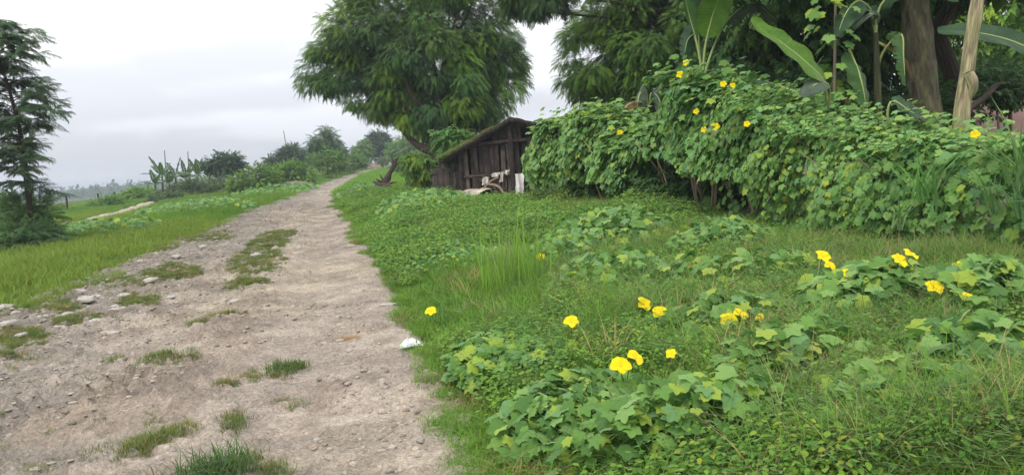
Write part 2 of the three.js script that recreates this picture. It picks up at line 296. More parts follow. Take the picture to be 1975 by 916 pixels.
{
  const r = RNG(201), short = [], long = [], weed = [];
  for (let i = 0; i < 34000; i++) {            // right-hand verge
    const z = -2.6 - 44 * Math.pow(r(), 1.9), e = roadR(z) + (fbm(z * 0.8, 1, 4, 95) - 0.5) * 1.1, x0 = e - 0.1, x1 = hedgeX(z) + 0.3, x = mix(x0, x1, r());
    if (Math.abs(x) > -z * 0.74 + 1.2) continue;
    if (nearTrack(x, z)) continue;
    const n = fbm(x * 0.8, z * 0.8, 3, 96), edge = smooth(0, 0.7, x - e), dryPatch = fbm(x * 1.6, z * 1.6, 3, 97) > 0.62;
    short.push({ x, z, s: (0.75 + 0.6 * r()) * mix(0.6, 1.15, edge) * (1 + 0.012 * -z), c: r() < (dryPatch ? 0.3 : 0.05) ? tint(r, [0.3, 0.27, 0.11]) : tint(r, n > 0.55 ? LAWN : GREEN) });
  }
  for (let i = 0; i < 13000; i++) {             // long wispy grass, thickest in the near right corner
    const z = -2.8 - 20 * Math.pow(r(), 1.8), e = roadR(z), x = mix(e + 0.5, hedgeX(z) - 0.45, Math.pow(r(), 0.75)), n = fbm(x * 0.7 + 9, z * 0.7, 3, 98);
    if (n < 0.38 || Math.abs(x) > -z * 0.74 + 1) continue;
    if (x - e < 1.4 && r() < 0.75) continue;
    long.push({ x, z, s: 0.6 + 0.45 * r(), c: r() < 0.16 ? tint(r, STRAW) : tint(r, r() < 0.4 ? SAGE : GREEN, 0.3) });
  }
  for (let i = 0; i < 15000; i++) {
    const z = -2.8 - 38 * Math.pow(r(), 1.7), e = roadR(z), x = mix(e + 0.25, hedgeX(z) - 0.1, r()), n = fbm(x * 0.6 + 40, z * 0.6, 3, 99);
    if (n < 0.45 || nearTrack(x, z) || (z < -20 && r() < 0.6) || Math.abs(x) > -z * 0.74 + 1) continue;
    weed.push({ x, z, lift: 0.05, s: (0.6 + 0.5 * r()) * (1 + 0.9 * smooth(7, 16, -z)), c: tint(r, r() < 0.1 ? YELLOWISH : r() < 0.5 ? LAWN : DEEP, 0.25) });
  }
  scatter('verge_grass', GRASS_SHORT, M.whiteFine, short, { label: 'short green grass carpeting the verge right of the dirt road', category: 'grass' });
  scatter('long_grass', GRASS_LONG, M.whiteFine, long, { label: 'long wispy grass tangled through the right foreground', category: 'grass' });
  scatter('low_weeds', WEED, M.white, weed, { label: 'small-leaved weeds mixed into the right verge grass', category: 'weeds' });
  const field = [], fine = [];
  for (let i = 0; i < 34000; i++) {            // left of the road
    const z = -7 - 128 * Math.pow(r(), 1.45), l = roadL(z) + (fbm(z * 0.7, 5, 4, 105) - 0.5) * 1.4, x = l + 0.2 - 46 * Math.pow(r(), 1.3);
    if (-x > -z * 0.74 + 3) continue;
    const onPath = Math.hypot(0, x - lerpTable([[30, -22.6], [34.5, -23.2], [41, -24], [52, -27], [64, -31], [84, -38]], -z)); if (onPath < 1.1 && z < -29 && z > -84) continue;
    const n = fbm(x * 0.12, z * 0.12, 3, 106), near = smooth(0, 1.2, l - x);
    field.push({ x, z, s: (0.6 + 0.5 * r()) * mix(0.45, 1, near) * (1 + 0.006 * -z), c: tint(r, n > 0.56 ? [0.2, 0.3, 0.042] : n < 0.44 ? [0.12, 0.25, 0.032] : [0.15, 0.29, 0.034], 0.22) });
  }
  scatter('field_grass', GRASS_FIELD, M.whiteFine, field, { label: 'rough green grass of the field left of the road', category: 'grass' });
  for (let i = 0; i < 2600; i++) { const z = -48 - 75 * Math.pow(r(), 1.1), x = roadR(z) + 0.1 + 16 * r() * r(); fine.push({ x, z, s: 0.9 + 0.7 * r(), c: tint(r, LAWN, 0.2) }); }
  scatter('far_verge_grass', GRASS_FIELD, M.whiteFine, fine, { label: 'grass bank along the far right side of the road bend', category: 'grass' });
}
// grass patches on the road: [cx, cz, axis, axis, density]
{
  const r = RNG(231), spots = [];
  const patches = [[[-6.17, -19.97, 0.52, -0.00, 0.56, 1.86], 1], [[-4.78, -13.97, 0.53, -0.00, 0.71, 2.14], 1], [[-5.66, -17.48, 0.48, -0.00, 0.52, 1.66], 0.7], [[-4.08, -11.34, 0.30, -0.00, 0.22, 0.63], 0.7], [[-3.35, -8.60, 0.18, -0.00, 0.10, 0.28], 0.6], [[-5.98, -13.25, 0.50, -0.00, 0.49, 1.11], 0.8], [[-5.25, -10.39, 0.30, -0.00, 0.30, 0.62], 0.8], [[-5.38, -9.18, 0.38, -0.00, 0.20, 0.35], 0.55], [[-5.50, -8.27, 0.29, -0.00, 0.32, 0.51], 0.9], [[-3.18, -6.66, 0.26, -0.00, 0.05, 0.12], 0.8], [[-1.92, -6.03, 0.11, -0.00, 0.02, 0.08], 0.6], [[-2.37, -4.51, 0.17, -0.00, 0.09, 0.19], 0.8], [[-2.60, -4.47, 0.08, -0.00, 0.03, 0.06], 0.7], [[-2.18, -4.63, 0.13, -0.00, 0.04, 0.09], 0.6], [[-3.69, -5.29, 0.08, -0.00, 0.06, 0.10], 0.9], [[-1.94, -4.89, 0.08, -0.00, 0.07, 0.19], 0.25], [[-1.65, -5.29, 0.10, -0.00, 0.03, 0.11], 0.35], [[-3.80, -6.95, 0.06, -0.00, 0.04, 0.08], 0.7], [[-3.59, -8.45, 0.11, -0.00, 0.06, 0.15], 0.6], [[-2.26, -5.70, 0.08, -0.00, 0.02, 0.06], 0.6], [[-2.19, -5.97, 0.06, -0.00, 0.05, 0.15], 0.3], [[-4.95, -7.25, 0.17, -0.00, 0.12, 0.18], 0.7], [[-8.45, -20.70, 0.85, -0.00, 0.67, 1.69], 0.5], [[-6.40, -10.36, 0.43, -0.00, 0.37, 0.62], 0.5], [[-6.37, -12.31, 0.51, -0.00, 0.31, 0.62], 0.35], [[-1.71, -4.19, 0.18, -0.00, 0.03, 0.09], 0.3], [[-8.56, -18.17, 0.50, -0.00, 0.49, 1.07], 0.5], [[-1.39, -4.03, 0.09, -0.00, 0.03, 0.09], 0.35]];
  for (const [[cx, cz, ax, az, bx, bz], d] of patches) {
    const area = Math.PI * Math.abs(ax * bz - az * bx), n = Math.round(clamp(area * 620 * d, 14, 900));
    for (let i = 0; i < n; i++) { const a = r() * 6.283, q = Math.sqrt(r()) * (0.7 + 0.6 * fbm(a * 2, cx, 2, 7)), x = cx + (ax * Math.cos(a) + bx * Math.sin(a)) * q, z = cz + (az * Math.cos(a) + bz * Math.sin(a)) * q; if (fbm(x * 6, z * 6, 2, 8) < 0.42) continue; spots.push({ x, z, y: roadHeight(x, z), lift: -0.004, s: (0.26 + 0.36 * r()), c: r() < 0.22 ? tint(r, [0.28, 0.24, 0.1]) : tint(r, [0.14, 0.2, 0.045], 0.3) }); }
  }
  for (let i = 0; i < 2600; i++) {              // sparse sprigs
    const z = -3.2 - 26 * Math.pow(r(), 1.6), v = Math.pow(r(), 2.0) * 0.7, x = mix(roadL(z), roadR(z), v); if (fbm(x * 1.1, z * 1.1, 3, 111) < 0.53) continue;
    spots.push({ x, z, y: roadHeight(x, z), lift: -0.004, s: 0.15 + 0.22 * r(), c: tint(r, [0.15, 0.2, 0.05], 0.3) });
  }
  scatter('road_grass', GRASS_SHORT, M.whiteFine, spots, { label: 'patches of trampled grass growing in the rough half of the road', category: 'grass' });
}

// ---------------------------------------------------------------- stones
function rock(seed, flat) {
  const g = new THREE.IcosahedronGeometry(0.5, 2), p = g.attributes.position, o = seed * 5.3;
  for (let i = 0; i < p.count; i++) { const x = p.getX(i), y = p.getY(i), z = p.getZ(i), k = 0.72 + 0.55 * fbm(x * 2.4 + o, y * 2.4 + z * 1.9 + o, 3, seed); p.setXYZ(i, x * k * 1.25, Math.max(-0.22, y * k) * flat, z * k); }
  g.computeVertexNormals(); return g;
}
const ROCK = [rock(1, 0.62), rock(2, 0.5), rock(3, 0.75), rock(4, 0.55)];
{
  const r = RNG(301), items = ROCK.map(() => []);
  for (let i = 0; i < 15000; i++) {
    const z = -3 - 34 * Math.pow(r(), 1.6), v = -0.04 + Math.pow(r(), 1.35) * 1.0, x = mix(roadL(z), roadR(z), v); if (fbm(x * 0.9, z * 0.7, 3, 121) < 0.3 + 0.24 * v) continue;
    const s = 0.012 + 0.04 * Math.pow(r(), 3) + (v < 0.4 ? 0.012 * r() : 0), m = new THREE.Matrix4().makeRotationY(r() * 6.28); m.scale(V(s * (0.8 + 0.5 * r()), s, s)); m.setPosition(x, roadHeight(x, z) + s * 0.05, z);
    const t = 0.5 + 0.6 * r(), q = r() < 0.5 ? 1 : 0.9; items[i % 4].push({ m, c: [t, t * 0.96 * (0.5 + q / 2), t * 0.91 * q] });
  }
  const g = new THREE.Group(); g.name = 'road_gravel'; g.userData = { kind: 'stuff', label: 'loose grey gravel scattered over the dirt road', category: 'gravel' }; scene.add(g);
  items.forEach((it, i) => copies('pebbles', ROCK[i], M.stone, it, g));
  const put = (p, s, label, group, mat = M.stone) => { const o = part('road_stone', ROCK[Math.floor(r() * 4)], mat, scene); o.name = numbered('road_stone'); o.position.set(p[0], roadHeight(p[0], p[2]) + s * 0.08, p[2]); o.rotation.y = r() * 6.28; o.scale.set(s * (0.9 + 0.5 * r()), s * (0.6 + 0.3 * r()), s); tag(o, label, 'stone', group); };
  put([-4.66, 0.00, -8.22], 0.13, 'dark brown clod of earth lying on the left half of the road', null, plain([0.2, 0.165, 0.13], { map: rep(T.plaster, 2, 2) }));
  put([-1.49, 0.00, -8.67], 0.13, 'flat pale stone at the road edge just above the crumpled wrapper', null);
  put([-5.01, 0.00, -14.75], 0.2, 'flat white stone in the grassy strip between the wheel tracks', null);
  for (const p of [[-6.55, 0.00, -9.82], [-6.02, 0.00, -9.49], [-4.97, 0.00, -8.84], [-5.13, 0.00, -9.63], [-4.79, -0.00, -10.45], [-6.08, 0.00, -8.92], [-5.50, 0.00, -8.27], [-6.83, 0.00, -11.76], [-5.84, 0.00, -12.08], [-6.19, 0.00, -11.07], [-5.65, 0.00, -10.86], [-5.34, 0.00, -9.98], [-5.41, 0.00, -8.76], [-5.14, 0.00, -7.93], [-7.96, 0.00, -16.86], [-8.32, -0.00, -19.12], [-7.61, 0.00, -15.41], [-7.10, 0.00, -17.32], [-7.71, 0.00, -19.70], [-8.85, 0.00, -23.75], [-6.87, 0.00, -15.42], [-5.94, 0.00, -10.38], [-6.98, 0.00, -16.32], [-9.34, 0.00, -27.11], [-7.19, 0.00, -14.14], [-3.57, 0.00, -9.52], [-4.92, 0.00, -11.00], [-4.52, 0.00, -8.23], [-5.76, 0.00, -9.62], [-6.95, 0.00, -10.20], [-6.64, 0.00, -14.21], [-6.73, 0.00, -17.61]])
    put(p, 0.1 + 0.11 * r(), 'pale weathered stone half sunk along the rough left edge of the road', 'pale stones along the left road edge');
}

// ---------------------------------------------------------------- yellow gourd flowers
const PETAL = (() => { const pos = [], idx = [], n = 5; for (let i = 0; i <= n; i++) { const t = i / n, w = 0.29 * Math.sin(Math.PI * Math.pow(t * 0.9 + 0.04, 1.2)), y = 0.14 * Math.sin(t * 2.4); pos.push(t * 0.6, y + 0.25 * w, -w, t * 0.6, y - 0.02, 0, t * 0.6, y + 0.25 * w, w); } for (let i = 0; i < n; i++) { const a = i * 3; idx.push(a, a + 1, a + 3, a + 1, a + 4, a + 3, a + 1, a + 2, a + 4, a + 2, a + 5, a + 4); } return G(pos, idx); })();
const STALK = tube([V(0, -0.02, 0), V(0.15, -0.9, -0.1), V(0.1, -1.9, -0.5)], [0.04, 0.035, 0.03], 5);
const HEART = new THREE.SphereGeometry(0.09, 8, 6);
function flower(parent, p, size, face, seed, mat = M.petal) {
  const r = RNG(seed), f = part('flower', HEART, M.pollen, parent), o = V(...p).sub(parent.position);
  place(f, frame(o, V(1, 0, 0.2 * r()).cross(face).normalize(), face, size * 0.8)); f.userData.label = 'open yellow flower';
  for (let k = 0; k < 5; k++) { const q = part('petal', PETAL, mat, f), a = k / 5 * 6.283 + r() * 0.25; q.rotation.y = a; q.rotation.x = (r() - 0.5) * 0.4; q.scale.setScalar(0.92 + 0.2 * r()); }
  const st = part('stalk', STALK, M.stem, f); st.rotation.z = 0.3 * (r() - 0.5);
  return f;
}

// ---------------------------------------------------------------- gourd vines: leaves one by one where they show large, the rest as foliage
const VINE = { mid: [0.14, 0.3, 0.06], deep: [0.08, 0.2, 0.04], pale: [0.23, 0.41, 0.11], lime: [0.33, 0.46, 0.06], blue: [0.16, 0.335, 0.12] };
const VINE_MATS = [VINE.mid, [0.11, 0.25, 0.045], VINE.deep, VINE.pale, VINE.lime, VINE.blue, [0.18, 0.36, 0.07]].map((c) => leafy(c, 0.42, 0.32));
function vineLeaves(t, leaves, most, seed, light = 0) {   // leaves: {p, tip, n, s}; those nearest the eye and outermost become parts
  const r = RNG(seed), o = t.position; leaves.sort((a, b) => b.k - a.k);
  leaves.slice(0, most).forEach((l) => { const m = part('leaf', LEAF[Math.floor(r() * 3)], VINE_MATS[l.lime ? 4 : r() < light ? [3, 6, 5][Math.floor(r() * 3)] : Math.floor(Math.pow(r(), 1.2) * 7) % 7 === 4 && r() < 0.7 ? 0 : Math.floor(Math.pow(r(), 1.2) * 7) % 7], t); place(m, frame(l.p.clone().sub(o), l.tip, l.n, l.s)); });
  const rest = LEAF.map(() => []), tones = [VINE.mid, VINE.mid, VINE.deep, VINE.pale, VINE.blue];
  leaves.slice(most).forEach((l) => rest[Math.floor(r() * 3)].push({ m: frame(l.p.clone().sub(o), l.tip, l.n, l.s), c: tint(r, l.lime ? VINE.lime : r() < light ? VINE.pale : tones[Math.floor(r() * 5)], 0.2) }));
  rest.forEach((it, i) => it.length && copies('foliage', LEAF[i], M.whiteVine, it, t));
}
function creeper(label, [cx, cz, ax, az, bx, bz], h, size, n, most, seed, flowers = [], group) {
  const t = thing('creeping_vine', label, 'vine', [cx, land(cx, cz), cz], group), r = RNG(seed), leaves = [];
  for (let i = 0; i < n; i++) {
    const a = r() * 6.283, q = Math.pow(r(), 0.6) * (0.8 + 0.4 * fbm(a * 1.5, seed, 2, 4)), x = cx + (ax * Math.cos(a) + bx * Math.sin(a)) * q, z = cz + (az * Math.cos(a) + bz * Math.sin(a)) * q;
    const hh = h * Math.sqrt(Math.max(0.08, 1 - q * q * 0.8)) * (0.6 + 0.7 * fbm(x * 1.8, z * 1.8, 2, seed)), lay = Math.pow(r(), 0.55), y = land(x, z) + 0.04 + hh * lay;
    const ta = r() * 6.283, out = V(x - cx, 0, z - cz).normalize(), nr = V((r() - 0.5) * 1.6, 1, (r() - 0.5) * 1.6).addScaledVector(out, 0.35 * q).add(V(0, 0, 0.25));
    leaves.push({ p: V(x, y, z), tip: V(Math.cos(ta), -0.15 - 0.3 * r(), Math.sin(ta)).addScaledVector(out, 0.6), n: nr, s: size * (0.55 + 0.75 * r()), k: lay * 2 + r() * 0.5 + (z - cz) * 0.2, lime: r() < 0.05 });
  }
  vineLeaves(t, leaves, most, seed);
  for (let i = 0; i < 5; i++) {                // runners
    const a = r() * 6.283, pts = []; for (let k = 0; k <= 5; k++) { const q = k / 5 * 0.95, x = (ax * Math.cos(a + q * 0.6) + bx * Math.sin(a + q * 0.6)) * q, z = (az * Math.cos(a + q * 0.6) + bz * Math.sin(a + q * 0.6)) * q; pts.push(V(x, land(cx + x, cz + z) - t.position.y + 0.05 + h * 0.35 * (1 - q) + 0.05 * r(), z)); }
    part('stem', tube(pts, [0.007, 0.005, 0.003], 5, 0, i), M.stem, t);
  }
  flowers.forEach(([p, s, d], i) => { flower(t, p, s, V((r() - 0.5) * 0.8, 0.75 + 0.3 * r(), 0.7).normalize(), seed * 31 + i); if (d) { flower(t, [p[0] + s * 0.7, p[1] + s * 0.25, p[2] - 0.03], s * 0.9, V(0.5, 0.8, 0.4).normalize(), seed * 33 + i); } });
  return t;
}
creeper('bushy bright green creeper on the verge below the wooden shed', [-2.63, -22.81, 1.49, -0.00, 0.53, 4.81], 0.62, 0.22, 1000, 280, 401);
creeper('low bright creeper on the road bend beside the uprooted stump', [-8.22, -42.18, 1.30, -0.00, 2.00, 10.40], 0.5, 0.26, 500, 120, 402);
creeper('leafy creeper at the foot of the tangled hedge, beyond the tall grass tuft', [1.55, -11.71, 1.01, -0.00, -0.22, 1.58], 0.5, 0.17, 1100, 300, 403, [[[0.33, 0.35, -9.22], 0.13]]);
creeper('pale leafy creeper in front of the dark hollow in the hedge', [2.62, -9.40, 0.71, -0.00, -0.26, 0.90], 0.42, 0.16, 800, 260, 404);
creeper('creeper of lobed leaves beside the crumpled wrapper at the road edge', [-0.26, -5.45, 0.31, -0.00, 0.02, 0.55], 0.26, 0.13, 380, 230, 405, [[[-0.72, 0.36, -6.26], 0.1]]);
creeper('creeper with one big yellow flower in the near foreground', [0.23, -4.05, 0.43, -0.00, -0.04, 0.47], 0.24, 0.14, 460, 260, 406, [[[0.55, 0.41, -4.09], 0.125, 1], [[0.38, 0.40, -5.31], 0.12], [[0.87, 0.41, -4.26], 0.07]]);
creeper('creeper with very large grey green leaves in the near foreground', [0.85, -3.77, 0.25, -0.00, -0.07, 0.31], 0.2, 0.25, 70, 60, 407);
creeper('sparse creeper with a cluster of yellow flowers amid straw coloured stems', [1.48, -5.58, 0.66, -0.00, -0.15, 0.53], 0.3, 0.15, 330, 200, 408, [[[1.45, 0.37, -5.13], 0.13, 1], [[1.67, 0.38, -5.13], 0.07], [[0.98, 0.40, -5.74], 0.13], [[1.05, 0.38, -5.48], 0.13]]);
creeper('mounded creeper in front of the hedge with many yellow flowers', [2.78, -5.77, 0.68, -0.00, -0.34, 0.70], 0.38, 0.16, 1000, 300, 409, [[[1.92, 0.39, -4.35], 0.1], [[2.47, 0.63, -6.00], 0.13], [[2.49, 0.57, -5.92], 0.1], [[2.48, 0.56, -5.57], 0.09], [[2.71, 0.62, -5.48], 0.12], [[2.77, 0.66, -5.39], 0.14, 1], [[2.83, 0.52, -5.05], 0.12]]);
creeper('creeper at the right edge of the photo with two flat yellow flowers', [3.36, -5.35, 0.36, -0.00, -0.43, 0.68], 0.4, 0.15, 520, 240, 410, [[[3.20, 0.59, -5.31], 0.14], [[3.18, 0.56, -5.22], 0.13], [[2.90, 0.49, -4.79], 0.1]]);
creeper('thin creeper lost in long grass at the bottom right corner', [1.87, -3.55, 0.53, -0.00, -0.22, 0.41], 0.26, 0.15, 170, 120, 411, [[[1.36, 0.13, -3.39], 0.06]]);
creeper('two lime green leaves and stems in the right foreground grass', [2.20, -4.24, 0.15, -0.00, -0.11, 0.21], 0.22, 0.17, 46, 40, 412);
creeper('scattered lobed leaves in long grass in front of the dark hedge hollow', [2.12, -7.20, 0.95, -0.00, -0.25, 0.81], 0.34, 0.15, 420, 260, 414);
creeper('scattered lobed leaves in the grass right of the tall tuft', [1.08, -7.95, 0.83, -0.00, -0.14, 0.95], 0.32, 0.13, 380, 220, 415);
creeper('loose creeper leaves covering the grass below the large grey green leaves', [0.70, -3.48, 0.64, -0.00, -0.06, 0.26], 0.3, 0.12, 300, 260, 416);
creeper('loose creeper leaves at the right edge below the flat yellow flowers', [2.47, -4.03, 0.43, -0.00, -0.29, 0.46], 0.36, 0.15, 320, 260, 417);
creeper('loose creeper leaves between the single flower stalk and the lime leaves', [1.55, -4.22, 0.45, -0.00, -0.16, 0.43], 0.32, 0.14, 300, 240, 418);
creeper('low leafy weeds in the middle of the verge, left of the tall grass tuft', [-0.85, -11.17, 0.85, -0.00, 0.09, 1.36], 0.22, 0.09, 700, 200, 431);
creeper('dark leafy weeds in front of the shrub right of the sandy track', [0.23, -14.27, 1.08, -0.00, -0.03, 1.44], 0.34, 0.15, 600, 200, 432);
creeper('leafy weeds between the tall grass tuft and the leafy creeper', [0.67, -9.76, 0.61, -0.00, -0.07, 0.86], 0.26, 0.11, 420, 200, 433);
creeper('low creeper running along the bottom edge beside the bare road', [0.02, -5.19, 0.40, -0.00, -0.01, 0.43], 0.2, 0.13, 330, 200, 413);
// broad-leaved creepers along the field left of the road
creeper('bright creeper band left of the road next to the slender feathery tree', [-14.69, -26.97, 2.40, -0.00, 1.84, 3.43], 0.4, 0.24, 900, 0, 421);
creeper('bright creeper band halfway along the left side of the road', [-17.69, -42.29, 3.47, -0.01, 2.88, 6.96], 0.5, 0.28, 1000, 0, 422);
creeper('bright creeper band far along the left roadside below the tall weeds', [-20.55, -67.00, 4.11, -0.01, 3.95, 12.99], 0.6, 0.36, 800, 0, 423);

// ---------------------------------------------------------------- the vine-covered hedge
const HEDGE_TOP = [[3, 1.5], [6.6, 1.5], [7.2, 1.42], [7.7, 1.1], [8.2, 1.0], [8.7, 1.0], [9.6, 1.25], [11, 1.62], [12.4, 1.95], [13.5, 2.1], [14.3, 2.5], [15.1, 1.9], [16.0, 1.4], [16.7, 1.3], [17.6, 1.8], [18.6, 2.4], [19.6, 2.2], [21, 2.15], [23, 2.0], [25.5, 1.5]];
function hedge(label, z0, z1, n, size, seed, flowers, hollow, lime, light = 0.15) {
  const zc = (z0 + z1) / 2, t = thing('hedge_vine', label, 'vine', [hedgeX(-zc) + 0.6, land(hedgeX(-zc) + 0.6, -zc), -zc], 'vines smothering the roadside hedge'), r = RNG(seed), leaves = [];
  for (let i = 0; i < n; i++) {
    const zz = mix(z0 - 0.4, z1 + 0.4, r()), z = -zz, x = hedgeX(z), dx = hedgeX(z - 0.5) - hedgeX(z + 0.5), nx = -1 / Math.hypot(1, dx), nz = -dx / Math.hypot(1, dx), H = lerpTable(HEDGE_TOP, zz) + (fbm(zz * 1.5, 4, 3, 7) - 0.5) * 0.7;
    const u = Math.pow(r(), 0.8) * 1.5, lay = Math.pow(r(), 1.9) * 0.95; let y, out;
    if (u < 1) { y = u * H; out = 0.42 * Math.sin(Math.PI * clamp(u * 0.85 + 0.12)) - 0.15; } else { y = H * (1 - 0.25 * (u - 1) ** 2); out = 0.2 - (u - 1) * 2.6; }
    const bump = (fbm(zz * 1.4 + 5, y * 1.5 + out * 1.2, 3, seed) - 0.5) * 1.25; out += bump - lay; y += bump * (u > 0.8 ? 0.55 : 0.25) + (u > 0.85 && r() < 0.1 ? 0.3 * r() : 0);
    if (hollow && hollow.some(([ha, hb, ya, yb]) => zz > ha && zz < hb && y > ya && y < yb && lay < 0.78)) continue;
    if (u < 0.25 && r() < 0.3) continue;
    const px = x + nx * out, pz = z + nz * out; y += land(px, pz);
    const face = u < 1 ? V(nx, 0.55 + 0.8 * u * u, nz) : V(nx * 0.3, 1.2, nz * 0.3), nr = face.add(V((r() - 0.5) * 1.7, (r() - 0.5) * 1.1, (r() - 0.5) * 1.7)), ta = (r() - 0.5) * 2;
    const tip = u < 1 ? V(-nz * ta + nx * 0.5, -0.9, nx * ta + nz * 0.5) : V(nx + (r() - 0.5), -0.25, nz + (r() - 0.5));
    leaves.push({ p: V(px, y, pz), tip, n: nr, s: size * (0.55 + 0.8 * r()), k: -lay * 4 + r() * 0.6 - (u > 1.2 ? 1.5 : 0), lime: r() < lime * (fbm(zz * 1.1, y, 2, 66) > 0.5 ? 1.6 : 0.3) });
  }
  vineLeaves(t, leaves, 300, seed, light);
  for (let i = 0; i < 26; i++) {               // woody stems inside
    const zz = mix(z0, z1, r()), x = hedgeX(-zz) + 0.25 + 0.9 * r(), H = lerpTable(HEDGE_TOP, zz), y0 = land(x, -zz), pts = [V(x, y0 - 0.05, -zz)];
    for (let k = 1; k <= 3; k++) pts.push(V(x + (r() - 0.6) * 0.4 * k, y0 + H * k / 3 * (0.75 + 0.2 * r()), -zz + (r() - 0.5) * 0.5 * k)); part('stem', tube(pts.map((p) => p.sub(t.position)), [0.02, 0.014, 0.006], 5, 0.2, i), i % 3 ? M.deadStem : M.dryStem, t);
  }
  flowers.forEach(([p, s], i) => flower(t, p, s, V(-0.5 + 0.5 * r(), 0.35, 0.85).normalize(), seed * 17 + i));
  return t;
}
hedge('vine mound beside the wooden shed, farthest left of the hedge', 16.6, 21.6, 9000, 0.2, 501, [[[2.59, 1.96, -17.20], 0.17]], [[16.4, 18.4, 0.0, 0.7]], 0.07, 0.55);
hedge('tall vine mound with yellow flowers below the upright banana leaves', 11.6, 16.6, 9500, 0.19, 502, [[[3.19, 2.84, -13.72], 0.15], [[3.33, 3.05, -13.82], 0.13], [[3.53, 2.51, -12.22], 0.12], [[3.65, 2.47, -12.13], 0.1], [[3.31, 2.15, -13.16], 0.12], [[3.26, 1.82, -12.50], 0.11], [[3.37, 1.85, -12.22], 0.15], [[3.11, 2.71, -14.01], 0.12]], [[13.2, 15.9, 0.2, 1.05], [11.5, 13.2, 0, 0.85]], 0.03);
hedge('dense wall of small pale vine leaves in the middle of the hedge', 8.7, 11.6, 6500, 0.115, 503, [[[3.34, 1.82, -10.53], 0.1]], [[10.7, 11.9, 0, 0.75]], 0.09, 0.4);
hedge('vine wall mixed with coarse grass blades at the right edge of the photo', 4.6, 8.7, 6500, 0.13, 504, [[[4.29, 1.51, -6.96], 0.09]], null, 0.06, 0.35);
// coarse grass standing in the near end of the hedge
{
  const r = RNG(551);
  for (const [at, [px, pz]] of [[4.2, -8.25], [4.15, -7.95], [4.3, -7.8], [4.85, -7.3], [4.7, -7.0], [4.8, -6.75], [4.95, -6.7]].entries()) {
    const t = thing('coarse_grass_clump', `${['leftmost', 'second', 'third', 'fourth', 'fifth', 'sixth', 'rightmost'][at]} clump of coarse grass blades from the left in the hedge's near end`, 'grass', [px, land(px, pz), pz], 'coarse grass clumps in the hedge');
    const n = 2; for (let k = 0; k < n; k++) { const g = part('blades', BLADE_WIDE[k % 2], leafy([0.13 + 0.04 * r(), 0.28 + 0.05 * r(), 0.07 + 0.05 * r()], 0.4, 0.15), t); g.userData.kind = 'stuff'; g.position.set((r() - 0.5) * 0.3, 0.2 + 0.6 * r(), (r() - 0.5) * 0.3); g.rotation.y = r() * 6.28; g.rotation.z = 0.3; g.scale.setScalar(0.6 + 0.3 * r()); }
  }
}

// ---------------------------------------------------------------- crowns
const inside = (p, x, y) => { let c = false; for (let i = 0, j = p.length - 1; i < p.length; j = i++) if ((p[i][1] > y) !== (p[j][1] > y) && x < (p[j][0] - p[i][0]) * (y - p[i][1]) / (p[j][1] - p[i][1]) + p[i][0]) c = !c; return c; };
const edgeDist = (p, x, y) => { let d = 1e9; for (let i = 0, j = p.length - 1; i < p.length; j = i++) { const ax = p[j][0], ay = p[j][1], bx = p[i][0] - ax, by = p[i][1] - ay, t = clamp(((x - ax) * bx + (y - ay) * by) / (bx * bx + by * by)); d = Math.min(d, Math.hypot(x - ax - bx * t, y - ay - by * t)); } return d; };
// clumps of sprays through the volume of a crown whose side view is poly; returns the clump centres
function crown(t, poly, z, { thick = 2.5, clumps = 60, size = 0.9, per = 50, geos = FEATHER, mat = M.white, spray = 0.9, droop = 0.5, tones, seed = 1, name = 'crown', flat = 0.75 }) {
  const r = RNG(seed), xs = poly.map((p) => p[0]), ys = poly.map((p) => p[1]), x0 = Math.min(...xs), x1 = Math.max(...xs), y0 = Math.min(...ys), y1 = Math.max(...ys), cs = [], o = t.position, mid = V((x0 + x1) / 2, (y0 + y1) / 2, -z);
  let dm = 0; for (let i = 0; i < 400; i++) { const x = mix(x0, x1, r()), y = mix(y0, y1, r()); if (inside(poly, x, y)) dm = Math.max(dm, edgeDist(poly, x, y)); }
  for (let k = 0; k < clumps * 60 && cs.length < clumps; k++) {
    const x = mix(x0, x1, r()), y = mix(y0, y1, r()); if (!inside(poly, x, y)) continue;
    const d = edgeDist(poly, x, y); if (d < size * 0.3) continue;
    const c = V(x, y, -z + (r() * 2 - 1) * thick * Math.sqrt(clamp(d / dm, 0.05, 1))), R = Math.min(size * (0.75 + 0.5 * r()), d + size * 0.2);
    if (cs.some((q) => q.c.distanceTo(c) < R * 0.55)) continue; cs.push({ c, R, tone: tones[Math.floor(r() * tones.length)] });
  }
  const items = geos.map(() => []);
  for (const { c, R, tone } of cs) {
    const q0 = tint(r, tone, 0.18, 0.1), n = Math.round(per * (R / size) ** 2);
    for (let i = 0; i < n; i++) {
      const d = rdir(r); d.y *= flat; const p = c.clone().addScaledVector(d, R * (0.25 + 0.65 * Math.sqrt(r()))), f = d.clone().multiplyScalar(0.9).addScaledVector(p.clone().sub(mid).normalize(), 0.5).add(V((r() - 0.5) * 0.9, -droop * (0.2 + 1.6 * r()), (r() - 0.5) * 0.9));
      items[Math.floor(r() * geos.length)].push({ m: frame(p.sub(o), f, V((r() - 0.5) * 1.3, 1, (r() - 0.5) * 1.3), spray * (0.6 + 0.7 * r())), c: tint(r, q0, 0.16, 0.1) });
    }
  }
  items.forEach((it, i) => it.length && copies(name, geos[i], mat, it, t));
  return cs;
}
